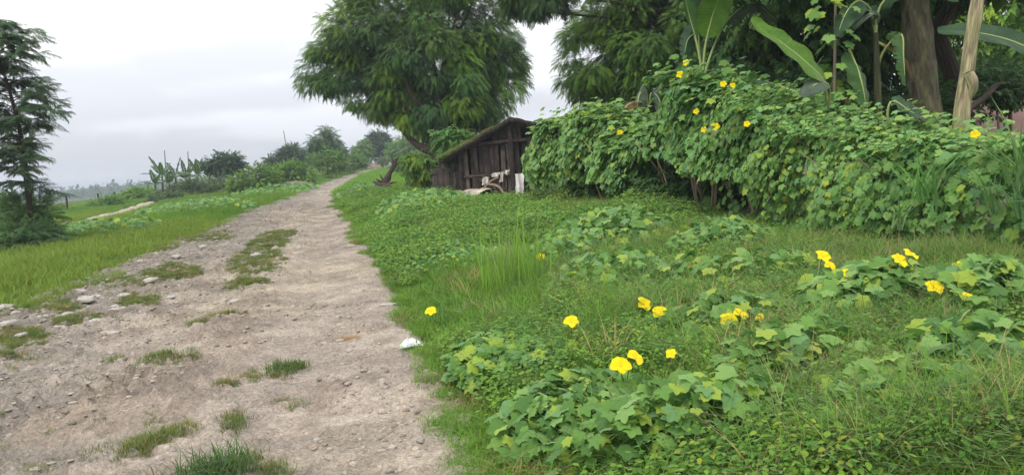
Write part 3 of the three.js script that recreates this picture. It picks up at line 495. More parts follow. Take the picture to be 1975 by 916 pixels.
function limbs(t, from, cs, n, rad, mat, seed) {   // limbs from a fork out into some of the clumps
  const r = RNG(seed), o = t.position;
  for (let i = 0; i < Math.min(n, cs.length); i++) { const c = cs[Math.floor(i * cs.length / Math.min(n, cs.length))].c, a = V(...from), m = a.clone().lerp(c, 0.5).add(V((r() - 0.5) * 0.9, 0.5 * r(), (r() - 0.5) * 0.9)); part('limb', tube([a, a.clone().lerp(m, 0.5).add(V((r() - 0.5) * 0.2, 0.2, 0)), m, c].map((p) => p.clone().sub(o)), [rad, rad * 0.6, rad * 0.35, rad * 0.12], 6, 0.12, seed + i), mat, t); }
}
function trunk(t, pts, radii, mat, seed, name = 'trunk') { const o = t.position; return part(name, tube(pts.map((p) => V(...p).sub(o)), radii, 14, 0.13, seed), mat, t); }
const base = (p, dy = -0.05) => [p[0], land(p[0], p[2]) + dy, p[2]];

// the big feathery tree over the shed
{
  const b = base([-3.1, 0, -35]), t = thing('feathery_tree', 'big spreading tree with feathery drooping leaves over the wooden shed', 'tree', b);
  const f = [-3.0, 2.6, -34.4];
  trunk(t, [b, [-2.85, 0.9, -34.5], [-2.75, 1.7, -34.4], f, [-2.2, 3.6, -34.3]], [0.75, 0.5, 0.46, 0.42, 0.3], M.barkDark, 601);
  trunk(t, [[-2.85, 1.5, -34.3], [-2.94, 1.88, -34.40], [-3.49, 2.15, -34.50], [-4.13, 2.53, -35.00], [-4.75, 3.21, -35.60], [-5.23, 3.98, -36.00]], [0.3, 0.22, 0.17, 0.13, 0.09, 0.03], M.barkDark, 602, 'limb');
  const tones = [[0.095, 0.2, 0.05], [0.12, 0.24, 0.045], [0.075, 0.165, 0.05], [0.15, 0.29, 0.04], [0.09, 0.19, 0.05], [0.11, 0.22, 0.05], [0.24, 0.4, 0.05]];
  const cs = crown(t, [[-9.91, 5.55], [-9.36, 6.53], [-8.76, 6.96], [-8.38, 7.34], [-8.17, 8.10], [-8.01, 8.73], [-7.20, 8.97], [-6.83, 9.53], [-5.97, 10.63], [-3.97, 11.65], [-1.11, 11.69], [0.21, 10.21], [0.69, 8.55], [0.78, 7.37], [1.19, 6.40], [1.29, 4.97], [0.87, 4.16], [0.23, 3.65], [-0.55, 3.05], [-1.81, 2.48], [-2.57, 2.20], [-3.67, 2.23], [-4.48, 2.77], [-4.90, 3.59], [-5.51, 3.52], [-6.47, 3.70], [-7.39, 3.52], [-7.67, 3.86], [-6.79, 4.21], [-7.36, 4.61], [-7.94, 4.89], [-8.61, 5.05], [-9.17, 4.73], [-9.35, 5.34]], 36, { thick: 3.2, clumps: 200, size: 0.9, per: 230, spray: 0.37, droop: 0.3, tones, seed: 603 });
  limbs(t, f, cs, 26, 0.17, M.barkDark, 604);
}
// vine with yellow-green leaves hanging under the low limb
{
  const t = thing('hanging_vine', 'yellow green vine hanging below the low limb left of the shed', 'vine', base([-3.92, 0.76, -35.00]));
  crown(t, [[-4.63, 2.00], [-4.10, 2.19], [-2.95, 1.88], [-2.82, 1.17], [-3.17, 0.68], [-4.24, 0.52], [-4.55, 1.06]], 34.5, { thick: 0.7, clumps: 22, size: 0.4, per: 34, geos: TWIG, spray: 0.4, droop: 1.1, tones: [[0.2, 0.33, 0.04], [0.14, 0.27, 0.045], [0.1, 0.2, 0.04]], seed: 611, name: 'foliage' });
  part('stem', tube([V(0.2, 0, 0), V(0.25, 0.8, 0.1), V(0.1, 1.6, 0.2)], [0.03, 0.02, 0.012], 5), M.stem, t);
}
{
  const t = thing('leafy_climber', 'broad-leaved climber under the tree crown at the shed roof', 'vine', base([-2.40, 1.17, -32.60]));
  crown(t, [[-2.96, 2.70], [-2.67, 3.10], [-2.01, 3.12], [-1.48, 2.86], [-1.30, 2.31], [-1.87, 2.02], [-2.38, 1.73], [-2.86, 2.04]], 32.3, { thick: 0.6, clumps: 18, size: 0.42, per: 36, geos: TWIG, spray: 0.5, droop: 0.8, tones: [[0.13, 0.27, 0.06], [0.09, 0.2, 0.05]], seed: 612, name: 'foliage' });
  part('stem', tube([V(0, 0, 0), V(0.1, 1, 0.1), V(0.1, 2.1, 0.2)], [0.03, 0.02, 0.012], 5), M.stem, t);
}
// the light green tree behind the hedge, one branch reaching over the gap
{
  const b = base([7.2, 0, -26.5]), t = thing('feathery_tree', 'lighter green feathery tree behind the hedge, its branch reaching toward the sky gap', 'tree', b);
  trunk(t, [b, [7.1, 1.6, -26.5], [6.8, 3.4, -26.4], [6.6, 5, -26.4]], [0.42, 0.34, 0.28, 0.18], M.barkDark, 621);
  const tones = [[0.12, 0.25, 0.04], [0.16, 0.31, 0.04], [0.095, 0.2, 0.035], [0.11, 0.22, 0.035]];
  const cs = crown(t, [[2.01, 4.50], [1.96, 5.32], [2.50, 6.06], [2.86, 6.73], [3.06, 8.08], [6.16, 8.55], [8.77, 7.87], [9.03, 5.27], [8.59, 3.02], [7.31, 2.31], [4.97, 2.30], [3.54, 2.48], [2.51, 3.27], [1.82, 3.75]], 26.5, { thick: 2.6, clumps: 160, size: 0.75, per: 190, spray: 0.32, droop: 0.25, tones, seed: 622 });
  const c2 = crown(t, [[-0.11, 7.32], [0.96, 7.56], [2.73, 7.29], [2.50, 6.19], [2.08, 5.94], [1.58, 5.78], [1.00, 5.79], [0.53, 6.04], [0.15, 6.43]], 24.5, { thick: 0.9, clumps: 34, size: 0.5, per: 110, spray: 0.33, droop: 0.8, tones: [[0.06, 0.13, 0.045], [0.075, 0.15, 0.045]], seed: 623 });
  limbs(t, [6.8, 3.4, -26.4], cs, 16, 0.13, M.barkDark, 624); limbs(t, [6.6, 5, -26.4], c2, 4, 0.1, M.barkDark, 625);
}
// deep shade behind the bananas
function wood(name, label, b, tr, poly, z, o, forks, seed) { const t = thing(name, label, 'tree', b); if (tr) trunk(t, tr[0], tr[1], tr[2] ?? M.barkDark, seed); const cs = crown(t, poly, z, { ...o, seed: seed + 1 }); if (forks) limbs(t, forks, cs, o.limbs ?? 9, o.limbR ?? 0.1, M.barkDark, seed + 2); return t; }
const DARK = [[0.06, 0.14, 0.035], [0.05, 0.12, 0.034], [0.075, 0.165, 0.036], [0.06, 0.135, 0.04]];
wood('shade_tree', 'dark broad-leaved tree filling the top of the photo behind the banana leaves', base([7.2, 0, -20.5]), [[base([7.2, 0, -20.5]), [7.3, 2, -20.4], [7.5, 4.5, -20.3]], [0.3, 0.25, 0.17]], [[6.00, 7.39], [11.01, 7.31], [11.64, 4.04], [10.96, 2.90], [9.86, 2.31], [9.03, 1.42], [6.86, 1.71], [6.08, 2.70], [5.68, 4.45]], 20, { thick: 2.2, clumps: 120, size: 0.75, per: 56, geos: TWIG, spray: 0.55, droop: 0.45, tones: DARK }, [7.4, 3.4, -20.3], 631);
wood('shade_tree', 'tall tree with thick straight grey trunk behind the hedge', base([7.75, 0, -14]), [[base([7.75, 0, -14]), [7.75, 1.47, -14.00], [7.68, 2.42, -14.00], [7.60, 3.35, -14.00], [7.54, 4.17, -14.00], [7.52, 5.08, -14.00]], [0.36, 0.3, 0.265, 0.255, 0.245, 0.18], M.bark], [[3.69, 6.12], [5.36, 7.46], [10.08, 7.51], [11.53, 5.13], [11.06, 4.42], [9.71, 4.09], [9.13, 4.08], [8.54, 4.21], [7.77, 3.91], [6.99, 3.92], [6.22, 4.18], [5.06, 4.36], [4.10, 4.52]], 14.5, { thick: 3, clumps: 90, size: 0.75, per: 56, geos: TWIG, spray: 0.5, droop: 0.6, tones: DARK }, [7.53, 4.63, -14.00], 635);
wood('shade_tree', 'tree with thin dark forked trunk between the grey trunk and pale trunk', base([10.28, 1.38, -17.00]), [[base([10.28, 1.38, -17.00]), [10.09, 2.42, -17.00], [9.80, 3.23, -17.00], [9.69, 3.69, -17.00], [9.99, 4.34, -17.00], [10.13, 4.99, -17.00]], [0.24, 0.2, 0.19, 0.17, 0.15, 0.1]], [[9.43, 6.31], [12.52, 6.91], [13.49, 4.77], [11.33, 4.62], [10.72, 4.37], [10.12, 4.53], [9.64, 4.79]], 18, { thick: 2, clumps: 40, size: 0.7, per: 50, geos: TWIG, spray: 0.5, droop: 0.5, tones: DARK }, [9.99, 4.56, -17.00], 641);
wood('sunny_tree', 'bright light green tree far behind the pale broken trunk', base([17, 0, -31]), [[base([17, 0, -31]), [17, 2, -31], [17.2, 5, -31]], [0.25, 0.2, 0.12]], [[16.09, 8.28], [22.68, 8.22], [23.13, 3.09], [20.09, 2.50], [17.85, 2.95], [16.44, 4.34]], 30, { thick: 2, clumps: 80, size: 0.9, per: 56, geos: TWIG, spray: 0.6, droop: 0.35, tones: [[0.26, 0.44, 0.06], [0.2, 0.37, 0.055], [0.16, 0.3, 0.05]] }, [17.1, 3, -31], 645);
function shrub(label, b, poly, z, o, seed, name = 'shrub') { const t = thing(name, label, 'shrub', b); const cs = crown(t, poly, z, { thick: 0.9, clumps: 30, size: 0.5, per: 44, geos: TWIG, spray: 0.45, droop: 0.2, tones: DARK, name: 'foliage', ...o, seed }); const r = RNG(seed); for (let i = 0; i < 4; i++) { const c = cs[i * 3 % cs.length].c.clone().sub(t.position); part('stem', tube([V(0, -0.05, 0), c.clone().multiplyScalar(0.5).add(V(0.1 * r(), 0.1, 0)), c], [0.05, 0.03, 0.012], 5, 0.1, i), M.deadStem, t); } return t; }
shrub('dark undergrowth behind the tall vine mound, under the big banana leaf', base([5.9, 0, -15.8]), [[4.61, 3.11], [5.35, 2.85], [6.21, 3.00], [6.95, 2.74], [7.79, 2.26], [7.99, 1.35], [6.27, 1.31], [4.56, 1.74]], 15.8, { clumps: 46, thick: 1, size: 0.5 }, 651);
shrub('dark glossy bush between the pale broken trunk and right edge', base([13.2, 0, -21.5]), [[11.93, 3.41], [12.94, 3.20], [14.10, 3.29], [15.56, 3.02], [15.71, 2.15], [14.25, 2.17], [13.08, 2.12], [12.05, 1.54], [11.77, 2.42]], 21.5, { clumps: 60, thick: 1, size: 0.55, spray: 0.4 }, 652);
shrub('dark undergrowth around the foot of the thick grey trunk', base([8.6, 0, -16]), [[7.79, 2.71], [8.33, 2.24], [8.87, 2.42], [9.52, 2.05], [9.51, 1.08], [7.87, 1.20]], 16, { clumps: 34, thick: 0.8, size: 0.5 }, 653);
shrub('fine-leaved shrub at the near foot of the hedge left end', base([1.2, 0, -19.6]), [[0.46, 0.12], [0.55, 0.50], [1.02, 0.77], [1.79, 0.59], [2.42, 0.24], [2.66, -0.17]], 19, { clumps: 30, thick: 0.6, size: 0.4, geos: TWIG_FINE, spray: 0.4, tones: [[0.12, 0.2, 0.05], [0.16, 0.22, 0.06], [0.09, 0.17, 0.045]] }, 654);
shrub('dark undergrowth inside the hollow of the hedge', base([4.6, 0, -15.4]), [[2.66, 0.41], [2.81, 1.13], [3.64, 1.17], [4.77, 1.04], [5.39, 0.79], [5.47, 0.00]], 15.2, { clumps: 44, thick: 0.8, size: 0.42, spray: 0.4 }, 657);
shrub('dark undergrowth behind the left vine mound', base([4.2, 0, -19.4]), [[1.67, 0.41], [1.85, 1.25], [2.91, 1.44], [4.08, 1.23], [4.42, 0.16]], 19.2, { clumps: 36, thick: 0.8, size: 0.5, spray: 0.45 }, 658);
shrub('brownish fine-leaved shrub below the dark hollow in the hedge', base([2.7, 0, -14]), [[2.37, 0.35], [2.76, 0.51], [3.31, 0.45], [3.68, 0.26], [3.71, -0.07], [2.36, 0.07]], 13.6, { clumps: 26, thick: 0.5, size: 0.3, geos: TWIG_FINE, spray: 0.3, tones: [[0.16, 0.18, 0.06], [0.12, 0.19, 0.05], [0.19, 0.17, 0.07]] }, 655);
shrub('feathery low shrub in the verge right of the sandy track', base([-0.2, 0, -20.5]), [[-1.16, 0.09], [-0.87, 0.31], [0.03, 0.35], [0.77, 0.25], [1.02, -0.14], [-0.09, -0.26]], 20, { clumps: 24, thick: 0.7, size: 0.35, geos: TWIG_FINE, spray: 0.35, tones: [[0.1, 0.19, 0.05], [0.08, 0.16, 0.05]] }, 656);

// ---------------------------------------------------------------- the slender feathery tree on the left
{
  const b = base([-13.9, 0, -21.9]), t = thing('slender_tree', 'slender young tree with layered feathery branches at the left edge', 'tree', b), r = RNG(661);
  const path = [b, [-13.82, 0.82, -21.90], [-13.78, 1.87, -21.90], [-13.77, 3.05, -21.90], [-13.91, 4.37, -21.90], [-14.16, 5.68, -21.90], [-14.32, 6.41, -21.90]], curve = new THREE.CatmullRomCurve3(path.map((p) => V(...p)));
  trunk(t, path, [0.12, 0.09, 0.075, 0.06, 0.045, 0.03, 0.012], M.barkDark, 662);
  const items = FEATHER_FLAT.map(() => []);
  for (let i = 0; i < 92; i++) {
    const q = 0.24 + 0.76 * Math.pow((i + r()) / 92, 0.8), o = curve.getPointAt(clamp(q, 0, 0.995)), a = i * 2.399 + (r() - 0.5) * 2.6, L = lerpTable([[0.2, 0.7], [0.32, 1.0], [0.5, 1.35], [0.65, 1.75], [0.8, 1.4], [1, 0.7]], q) * (0.45 + 0.65 * r());
    const d = V(Math.cos(a), 0, Math.sin(a)), rise = -0.05 + 0.5 * r(), sag = 0.15 + 0.5 * r(), bend = (r() - 0.5) * 0.5, pt = (u) => o.clone().addScaledVector(d, L * u).add(V(-d.z * bend * u * u * L, L * (rise * u * 2.0 - sag * u * u), d.x * bend * u * u * L)), pts = [0, 0.33, 0.66, 1].map(pt);
    part('limb', tube(pts.map((p) => p.clone().sub(t.position)), [0.02, 0.013, 0.008, 0.003], 5, 0, i), M.barkDark, t);
    const n = Math.round(7 + L * 9); for (let k = 0; k < n; k++) { const u = 0.25 + 0.75 * (k + r() * 0.7) / n, side = r() < 0.5 ? 1 : -1, f = d.clone().multiplyScalar(0.3 + 0.9 * r()).add(V(-d.z * side * (0.3 + 0.8 * r()), 0.3 - 0.9 * r(), d.x * side * (0.3 + 0.8 * r()))); items[k % 2].push({ m: frame(pt(Math.min(1, u)).sub(t.position), f, V((r() - 0.5) * 0.8, 1, (r() - 0.5) * 0.8), 0.34 + 0.3 * r()), c: tint(r, [0.07, 0.14, 0.055], 0.3) }); }
  }
  items.forEach((it, i) => copies('crown', FEATHER_FLAT[i], M.white, it, t));
}
shrub('dark bush at the foot of the slender feathery tree', base([-13.6, 0, -21.4]), [[-15.22, -0.19], [-14.84, 0.44], [-14.10, 0.53], [-13.63, 0.79], [-13.07, 0.65], [-12.69, 0.29], [-12.30, -0.10], [-12.19, -0.41], [-13.52, -0.49]], 21.2, { clumps: 44, thick: 0.9, size: 0.42, per: 50, geos: TWIG_FINE, spray: 0.45, tones: [[0.07, 0.15, 0.05], [0.06, 0.13, 0.05], [0.09, 0.18, 0.05]] }, 665);
shrub('feathery saplings standing around the slender tree trunk', base([-13.4, 0, -22.6]), [[-15.14, 0.24], [-14.85, 1.23], [-14.50, 1.51], [-14.11, 1.56], [-13.68, 1.37], [-13.51, 0.90], [-13.40, -0.04]], 22.6, { clumps: 26, thick: 0.8, size: 0.4, per: 20, geos: FEATHER_FLAT, spray: 0.5, tones: [[0.08, 0.17, 0.05], [0.1, 0.2, 0.05]] }, 666);

// ---------------------------------------------------------------- bananas
T.ribs = texture(256, (u, v) => { const s = 0.86 + 0.1 * (fbm(u * 64, v * 1.0, 2, 131, 64) - 0.5) * 2 + 0.14 * (fbm(u * 8, v * 4, 3, 132, 4) - 0.5) * 2; return [s, s, s * 0.95]; }, true);
T.ribBump = texture(256, grey((u, v) => fbm(u * 64, v * 1.0, 2, 131, 64)));
const B = { fresh: leafy([0.15, 0.34, 0.03], 0.45, 0.3), mid: leafy([0.075, 0.2, 0.045], 0.35, 0.4), dark: leafy([0.04, 0.11, 0.045], 0.25, 0.45), grey: leafy([0.13, 0.19, 0.15], 0.3, 0.2), dry: leafy([0.3, 0.17, 0.09], 0.3, 0) };
for (const m of Object.values(B)) { m.map = T.ribs; m.bumpMap = T.ribBump; m.bumpScale = 0.006; }
const RIB = plain([0.3, 0.38, 0.13], { roughness: 0.6 }), PSEUDO = plain([0.16, 0.2, 0.07], { map: T.bark, roughness: 0.7 });
function bananaLeaf(t, pts, width, normal, mat, { blade = 0.12, fold = 0.3, torn = 0, seed = 1, rib = 0.018 } = {}) {
  const r = RNG(seed), o = t.position, curve = new THREE.CatmullRomCurve3(pts.map((p) => V(...p).sub(o))), n = 30, pos = [], uv = [], idx = [], nrm = V(...normal).normalize();
  for (const side of [-1, 1]) {
    let gap = 0;
    for (let i = 0; i <= n; i++) {
      const u = mix(blade, 1, i / n), c = curve.getPointAt(u), tg = curve.getTangentAt(u), s = tg.clone().cross(nrm).normalize().multiplyScalar(side), up = s.clone().cross(tg).multiplyScalar(side).normalize(), tt = i / n;
      const w = width * 0.5 * Math.pow(Math.sin(Math.PI * clamp(0.06 + 0.92 * Math.pow(tt, 0.8))), 0.55) * (1 + 0.05 * (r() - 0.5)), wave = 0.06 * width * Math.sin(tt * 22 + side + seed) * (0.4 + r() * 0.6), k = pos.length / 3;
      const e = c.clone().addScaledVector(s, w * Math.cos(fold)).addScaledVector(up, w * Math.sin(fold) + wave - torn * w * 0.5 * r()), h = c.clone().addScaledVector(s, w * 0.5 * Math.cos(fold)).addScaledVector(up, w * 0.56 * Math.sin(fold));
      pos.push(c.x, c.y, c.z, h.x, h.y, h.z, e.x, e.y, e.z); uv.push(tt * 2, 0, tt * 2 + 0.06, 0.25, tt * 2 + 0.12, 0.5);
      if (i > 0) { gap = torn && r() < torn; idx.push(k - 3, k, k - 2, k, k + 1, k - 2); if (!gap) idx.push(k - 2, k + 1, k - 1, k + 1, k + 2, k - 1); else idx.push(k - 2, k + 1, k - 1); }
    }
  }
  const leaf = part('leaf', G(pos, idx, { uv }), mat, t);
  part('midrib', tube([0, 0.25, 0.5, 0.75, 0.98].map((u) => curve.getPointAt(u).addScaledVector(nrm, -rib * 0.4)), [rib * 1.5, rib * 1.2, rib, rib * 0.6, rib * 0.2], 6), RIB, leaf);
  return leaf;
}
function bananaPlant(label, b, stemTop, rad, group) { const t = thing('banana_plant', label, 'banana', b, group); part('pseudostem', tube([V(0, 0, 0), V(...stemTop).sub(V(...b)).multiplyScalar(0.5), V(...stemTop).sub(V(...b))], [rad * 1.25, rad, rad * 0.6], 10, 0.06, 3), PSEUDO, t); return t; }
{ // upright fresh leaves over the tall vine mound
  const t = bananaPlant('young banana plant with upright bright leaves above the tall vine mound', base([4.15, 0, -15.3]), [3.94, 3.02, -15.00], 0.07);
  bananaLeaf(t, [[3.93, 2.97, -15.00], [3.86, 3.47, -15.00], [3.74, 4.08, -15.10], [3.66, 4.80, -15.20], [3.66, 5.31, -15.30]], 0.42, [0.5, 0.25, 0.9], B.mid, { seed: 1, blade: 0.3, fold: 0.5 });
  bananaLeaf(t, [[3.93, 2.97, -15.00], [3.99, 3.41, -15.00], [4.12, 3.89, -15.00], [4.29, 4.40, -14.90], [4.44, 4.99, -14.80]], 0.62, [-0.2, 0.25, 0.95], B.fresh, { seed: 2, blade: 0.32, fold: 0.25 });
  bananaLeaf(t, [[3.95, 2.92, -15.00], [4.12, 3.32, -15.10], [4.30, 3.61, -15.20], [4.75, 4.17, -15.40], [5.25, 4.31, -15.50], [5.60, 3.93, -15.50]], 0.5, [-0.2, 0.9, 0.3], B.grey, { seed: 3, blade: 0.45, fold: -0.9, torn: 0.5 });
  bananaLeaf(t, [[3.94, 2.98, -15.10], [3.95, 3.56, -15.30], [3.93, 3.92, -15.40], [3.80, 3.73, -15.40], [3.65, 3.30, -15.30]], 0.4, [-0.1, 0.4, 0.9], B.dark, { seed: 4, blade: 0.4, fold: -0.5, torn: 0.3 });
  bananaLeaf(t, [[4.00, 3.00, -15.30], [4.01, 3.85, -15.60], [3.99, 4.38, -15.70], [3.96, 5.12, -15.80]], 0.4, [0.2, 0.2, 0.9], B.grey, { seed: 5, blade: 0.35, fold: 0.3 });
}
{ // the big leaf slanting across the shade
  const t = bananaPlant('banana plant with one large fresh leaf slanting to the upper left', base([5.1, 0, -11.9]), [4.95, 1.99, -11.70], 0.06);
  bananaLeaf(t, [[4.95, 1.95, -11.70], [4.84, 2.33, -11.50], [4.59, 2.56, -11.30], [4.24, 2.86, -11.20], [3.89, 3.10, -11.10], [3.63, 3.32, -11.10]], 0.5, [0.25, 0.62, 0.75], B.fresh, { seed: 11, blade: 0.2, fold: 0.12 });
  bananaLeaf(t, [[4.92, 1.97, -11.60], [4.86, 2.27, -11.40], [4.68, 2.38, -11.20], [4.47, 2.30, -11.10], [4.31, 2.19, -11.10]], 0.34, [-0.2, 0.6, 0.75], B.grey, { seed: 12, blade: 0.35, fold: -0.2 });
  bananaLeaf(t, [[4.99, 1.98, -11.80], [4.94, 2.19, -12.20], [4.69, 2.40, -12.60], [4.27, 2.64, -13.00]], 0.5, [-0.1, 0.95, 0.2], B.dark, { seed: 13, blade: 0.25, fold: -0.4, torn: 0.2 });
}
{ // stems in the shade by the thick trunk
  const t = bananaPlant('shaded banana plant beside the thick grey trunk', base([6.35, 0, -12.9]), [6.25, 3.24, -12.80], 0.065);
  bananaLeaf(t, [[6.25, 3.24, -12.80], [6.29, 3.64, -12.70], [6.50, 3.85, -12.60], [6.95, 3.88, -12.50], [7.39, 3.59, -12.40]], 0.55, [0, 0.95, 0.3], B.dark, { seed: 21, fold: -0.4 });
  bananaLeaf(t, [[6.25, 3.24, -12.80], [6.12, 3.57, -12.70], [5.86, 3.71, -12.50], [5.56, 3.53, -12.30], [5.34, 3.13, -12.20]], 0.5, [-0.4, 0.6, 0.6], B.dark, { seed: 22, fold: -0.5, torn: 0.15 });
  bananaLeaf(t, [[6.20, 3.22, -12.70], [6.14, 3.47, -12.60], [5.91, 3.45, -12.40], [5.66, 3.24, -12.30]], 0.18, [-0.3, 0.5, 0.8], B.grey, { seed: 23, fold: 0.3 });
  bananaLeaf(t, [[5.72, 2.96, -12.60], [5.68, 2.68, -12.30], [5.73, 2.38, -12.20], [5.74, 1.92, -12.10]], 0.5, [0.5, 0.35, 0.8], B.mid, { seed: 24, blade: 0.1, fold: -0.3 });
  bananaLeaf(t, [[6.28, 2.49, -12.90], [6.33, 2.82, -12.80], [6.53, 3.19, -12.60], [6.50, 2.75, -12.40], [6.47, 2.29, -12.30]], 0.3, [0.4, 0.6, 0.6], B.mid, { seed: 25, blade: 0.35, fold: -0.7, torn: 0.4 });
  bananaLeaf(t, [[6.31, 3.09, -12.90], [6.50, 2.93, -12.80], [6.71, 2.72, -12.80], [6.84, 2.44, -12.80]], 0.1, [0, 0.8, 0.5], B.dry, { seed: 26, fold: 0.8 });
}
{ // leaf curling over the hedge top
  const t = bananaPlant('banana shoot with one broad dark leaf curling over the hedge top', base([5.5, 0, -10]), [5.01, 1.53, -9.80], 0.035);
  bananaLeaf(t, [[5.01, 1.53, -9.80], [4.95, 1.67, -9.75], [4.82, 1.95, -9.70], [4.92, 1.97, -9.68], [5.10, 1.84, -9.66], [5.42, 1.69, -9.60]], 0.36, [0.12, 0.8, 0.6], B.dark, { seed: 31, blade: 0.5, fold: 0.12, rib: 0.014 });
}
{ // long leaf behind the pale trunk
  const t = bananaPlant('banana plant outside the right edge with a long dark leaf reaching behind the pale trunk', base([9.2, 0, -11.4]), [8.37, 1.87, -11.20], 0.08);
  bananaLeaf(t, [[8.37, 1.87, -11.20], [8.03, 2.33, -11.10], [7.55, 2.63, -11.00], [6.97, 2.83, -10.90], [6.43, 2.92, -10.80], [6.14, 2.93, -10.80]], 0.42, [-0.1, 0.6, 0.8], B.dark, { seed: 41, blade: 0.2, fold: 0.15 });
  bananaLeaf(t, [[8.37, 1.87, -11.20], [8.25, 2.85, -11.20], [8.10, 3.59, -11.20]], 0.5, [0.2, 0.4, 0.8], B.mid, { seed: 42, blade: 0.3, fold: 0.2 });
}
{ // greyish fronds and dry leaves over the hedge beside the left mound
  const t = bananaPlant('small banana plant with drooping and dried leaves behind the hedge dip', base([4.2, 0, -19.6]), [3.66, 2.63, -19.40], 0.08);
  bananaLeaf(t, [[3.66, 2.63, -19.40], [3.57, 3.14, -19.30], [3.38, 2.82, -19.10], [3.25, 2.12, -19.00]], 0.4, [-0.5, 0.3, 0.8], B.grey, { seed: 51, blade: 0.3, fold: -0.7, torn: 0.3 });
  bananaLeaf(t, [[3.66, 2.63, -19.40], [4.12, 3.04, -19.30], [4.39, 2.69, -19.10], [4.79, 2.18, -19.00]], 0.4, [0.2, 0.7, 0.6], B.dark, { seed: 52, blade: 0.3, fold: -0.6, torn: 0.4 });
  bananaLeaf(t, [[3.64, 2.62, -19.30], [3.26, 2.75, -18.90], [2.88, 2.51, -18.60], [2.68, 2.14, -18.40]], 0.3, [-0.4, 0.5, 0.7], B.dry, { seed: 53, blade: 0.3, fold: -0.5 });
  bananaLeaf(t, [[3.64, 2.56, -19.30], [3.32, 2.55, -18.80], [3.05, 2.33, -18.50], [2.97, 2.03, -18.40]], 0.3, [-0.2, 0.5, 0.8], B.dry, { seed: 54, blade: 0.3, fold: -0.5 });
  bananaLeaf(t, [[3.69, 2.63, -19.40], [3.82, 3.06, -19.30], [3.95, 2.60, -19.20], [4.04, 2.13, -19.10]], 0.3, [0.1, 0.5, 0.8], B.grey, { seed: 55, blade: 0.3, fold: -0.6, torn: 0.4 });
}
// climbing gourd with large leaves on a support in the shade
{
  const b = base([5.35, 0, -12.5]), t = thing('climbing_vine', 'large-leaved vine climbing a pole left of the shaded banana stems', 'vine', b), r = RNG(671), leaves = [];
  part('pole', tube([V(0, 0, 0), V(0.05, 1.6, 0), V(0.12, 3.8, 0.02)], [0.035, 0.03, 0.02], 7), M.deadStem, t);
  for (let i = 0; i < 74; i++) { const y = 1.5 + 2.3 * r(), a = r() * 6.283, q = 0.12 + 0.28 * r(), out = V(Math.cos(a), 0, Math.sin(a)); leaves.push({ p: V(b[0] + 0.06 + out.x * q, b[1] + y, b[2] + out.z * q), tip: out.clone().add(V(0, -1, 0)), n: out.clone().add(V(0, 0.5, 0.4)), s: 0.17 + 0.13 * r(), k: out.z + r(), lime: r() < 0.06 }); }
  vineLeaves(t, leaves, 74, 672);
  for (let i = 0; i < 7; i++) { const a = r() * 6.283, l = part('dried_leaf', LEAF[i % 3], B.dry, t); place(l, frame(V(0.06 + Math.cos(a) * 0.12, 1.35 + 0.6 * r(), 0.16 * r() + 0.1), V(0.2, -1, 0.3), V((r() - 0.5), 0.3, 1), 0.15)); }
}
// pale broken trunk
{
  const b = base([5.72, 1.47, -9.60]), t = thing('broken_trunk', 'pale bare broken trunk standing behind the right end of the hedge', 'trunk', b);
  trunk(t, [b, [5.73, 1.61, -9.60], [5.79, 2.06, -9.60], [5.86, 2.50, -9.60], [5.93, 2.94, -9.60], [5.99, 3.28, -9.60], [6.04, 3.55, -9.60]], [0.15, 0.125, 0.108, 0.088, 0.08, 0.078, 0.05], M.barkPale, 681);
  part('peeling_bark', tube([V(...[5.80, 2.24, -9.54]).sub(t.position), V(...[5.82, 2.14, -9.50]).sub(t.position), V(...[5.83, 2.03, -9.50]).sub(t.position), V(...[5.80, 1.91, -9.54]).sub(t.position)], [0.05, 0.055, 0.045, 0.02], 7, 0.3, 5), M.barkPale, t);
}
{
  const t = thing('dark_branch', 'dark leaning branch in front of the pink wall', 'branch', base([8.31, 1.92, -13.50]));
  part('limb', tube([[8.21, 1.86, -13.50], [8.60, 2.09, -13.60], [8.91, 2.27, -13.80], [9.37, 2.30, -14.00]].map((p) => V(...p).sub(t.position)), [0.06, 0.055, 0.05, 0.03], 7, 0.2, 8), M.barkDark, t);
}
shrub('small dark bush at the end of the leaning branch before the pink wall', base([9.27, 1.80, -14.20]), [[8.85, 2.05], [8.92, 2.28], [9.14, 2.39], [9.39, 2.30], [9.49, 2.09], [9.28, 1.93]], 14, { clumps: 14, thick: 0.3, size: 0.22, spray: 0.25, per: 50, tones: [[0.05, 0.11, 0.035]] }, 659);
// pink wall
{
  const t = thing('garden_wall', 'pink plastered wall glimpsed behind the pale broken trunk', 'wall', [13.6, land(13.6, -18.6), -18.6]);
  const wm = plain([0.82, 0.5, 0.48], { map: rep(T.plaster, 0.5, 0.5) });
  const w = part('wall_panel', new THREE.BoxGeometry(6.4, 2.08, 0.16), wm, t); w.position.set(0.4, 0.79, 0);
  const c = part('coping', new THREE.BoxGeometry(6.5, 0.06, 0.24), wm, t); c.position.set(0.4, 1.863, 0);
}

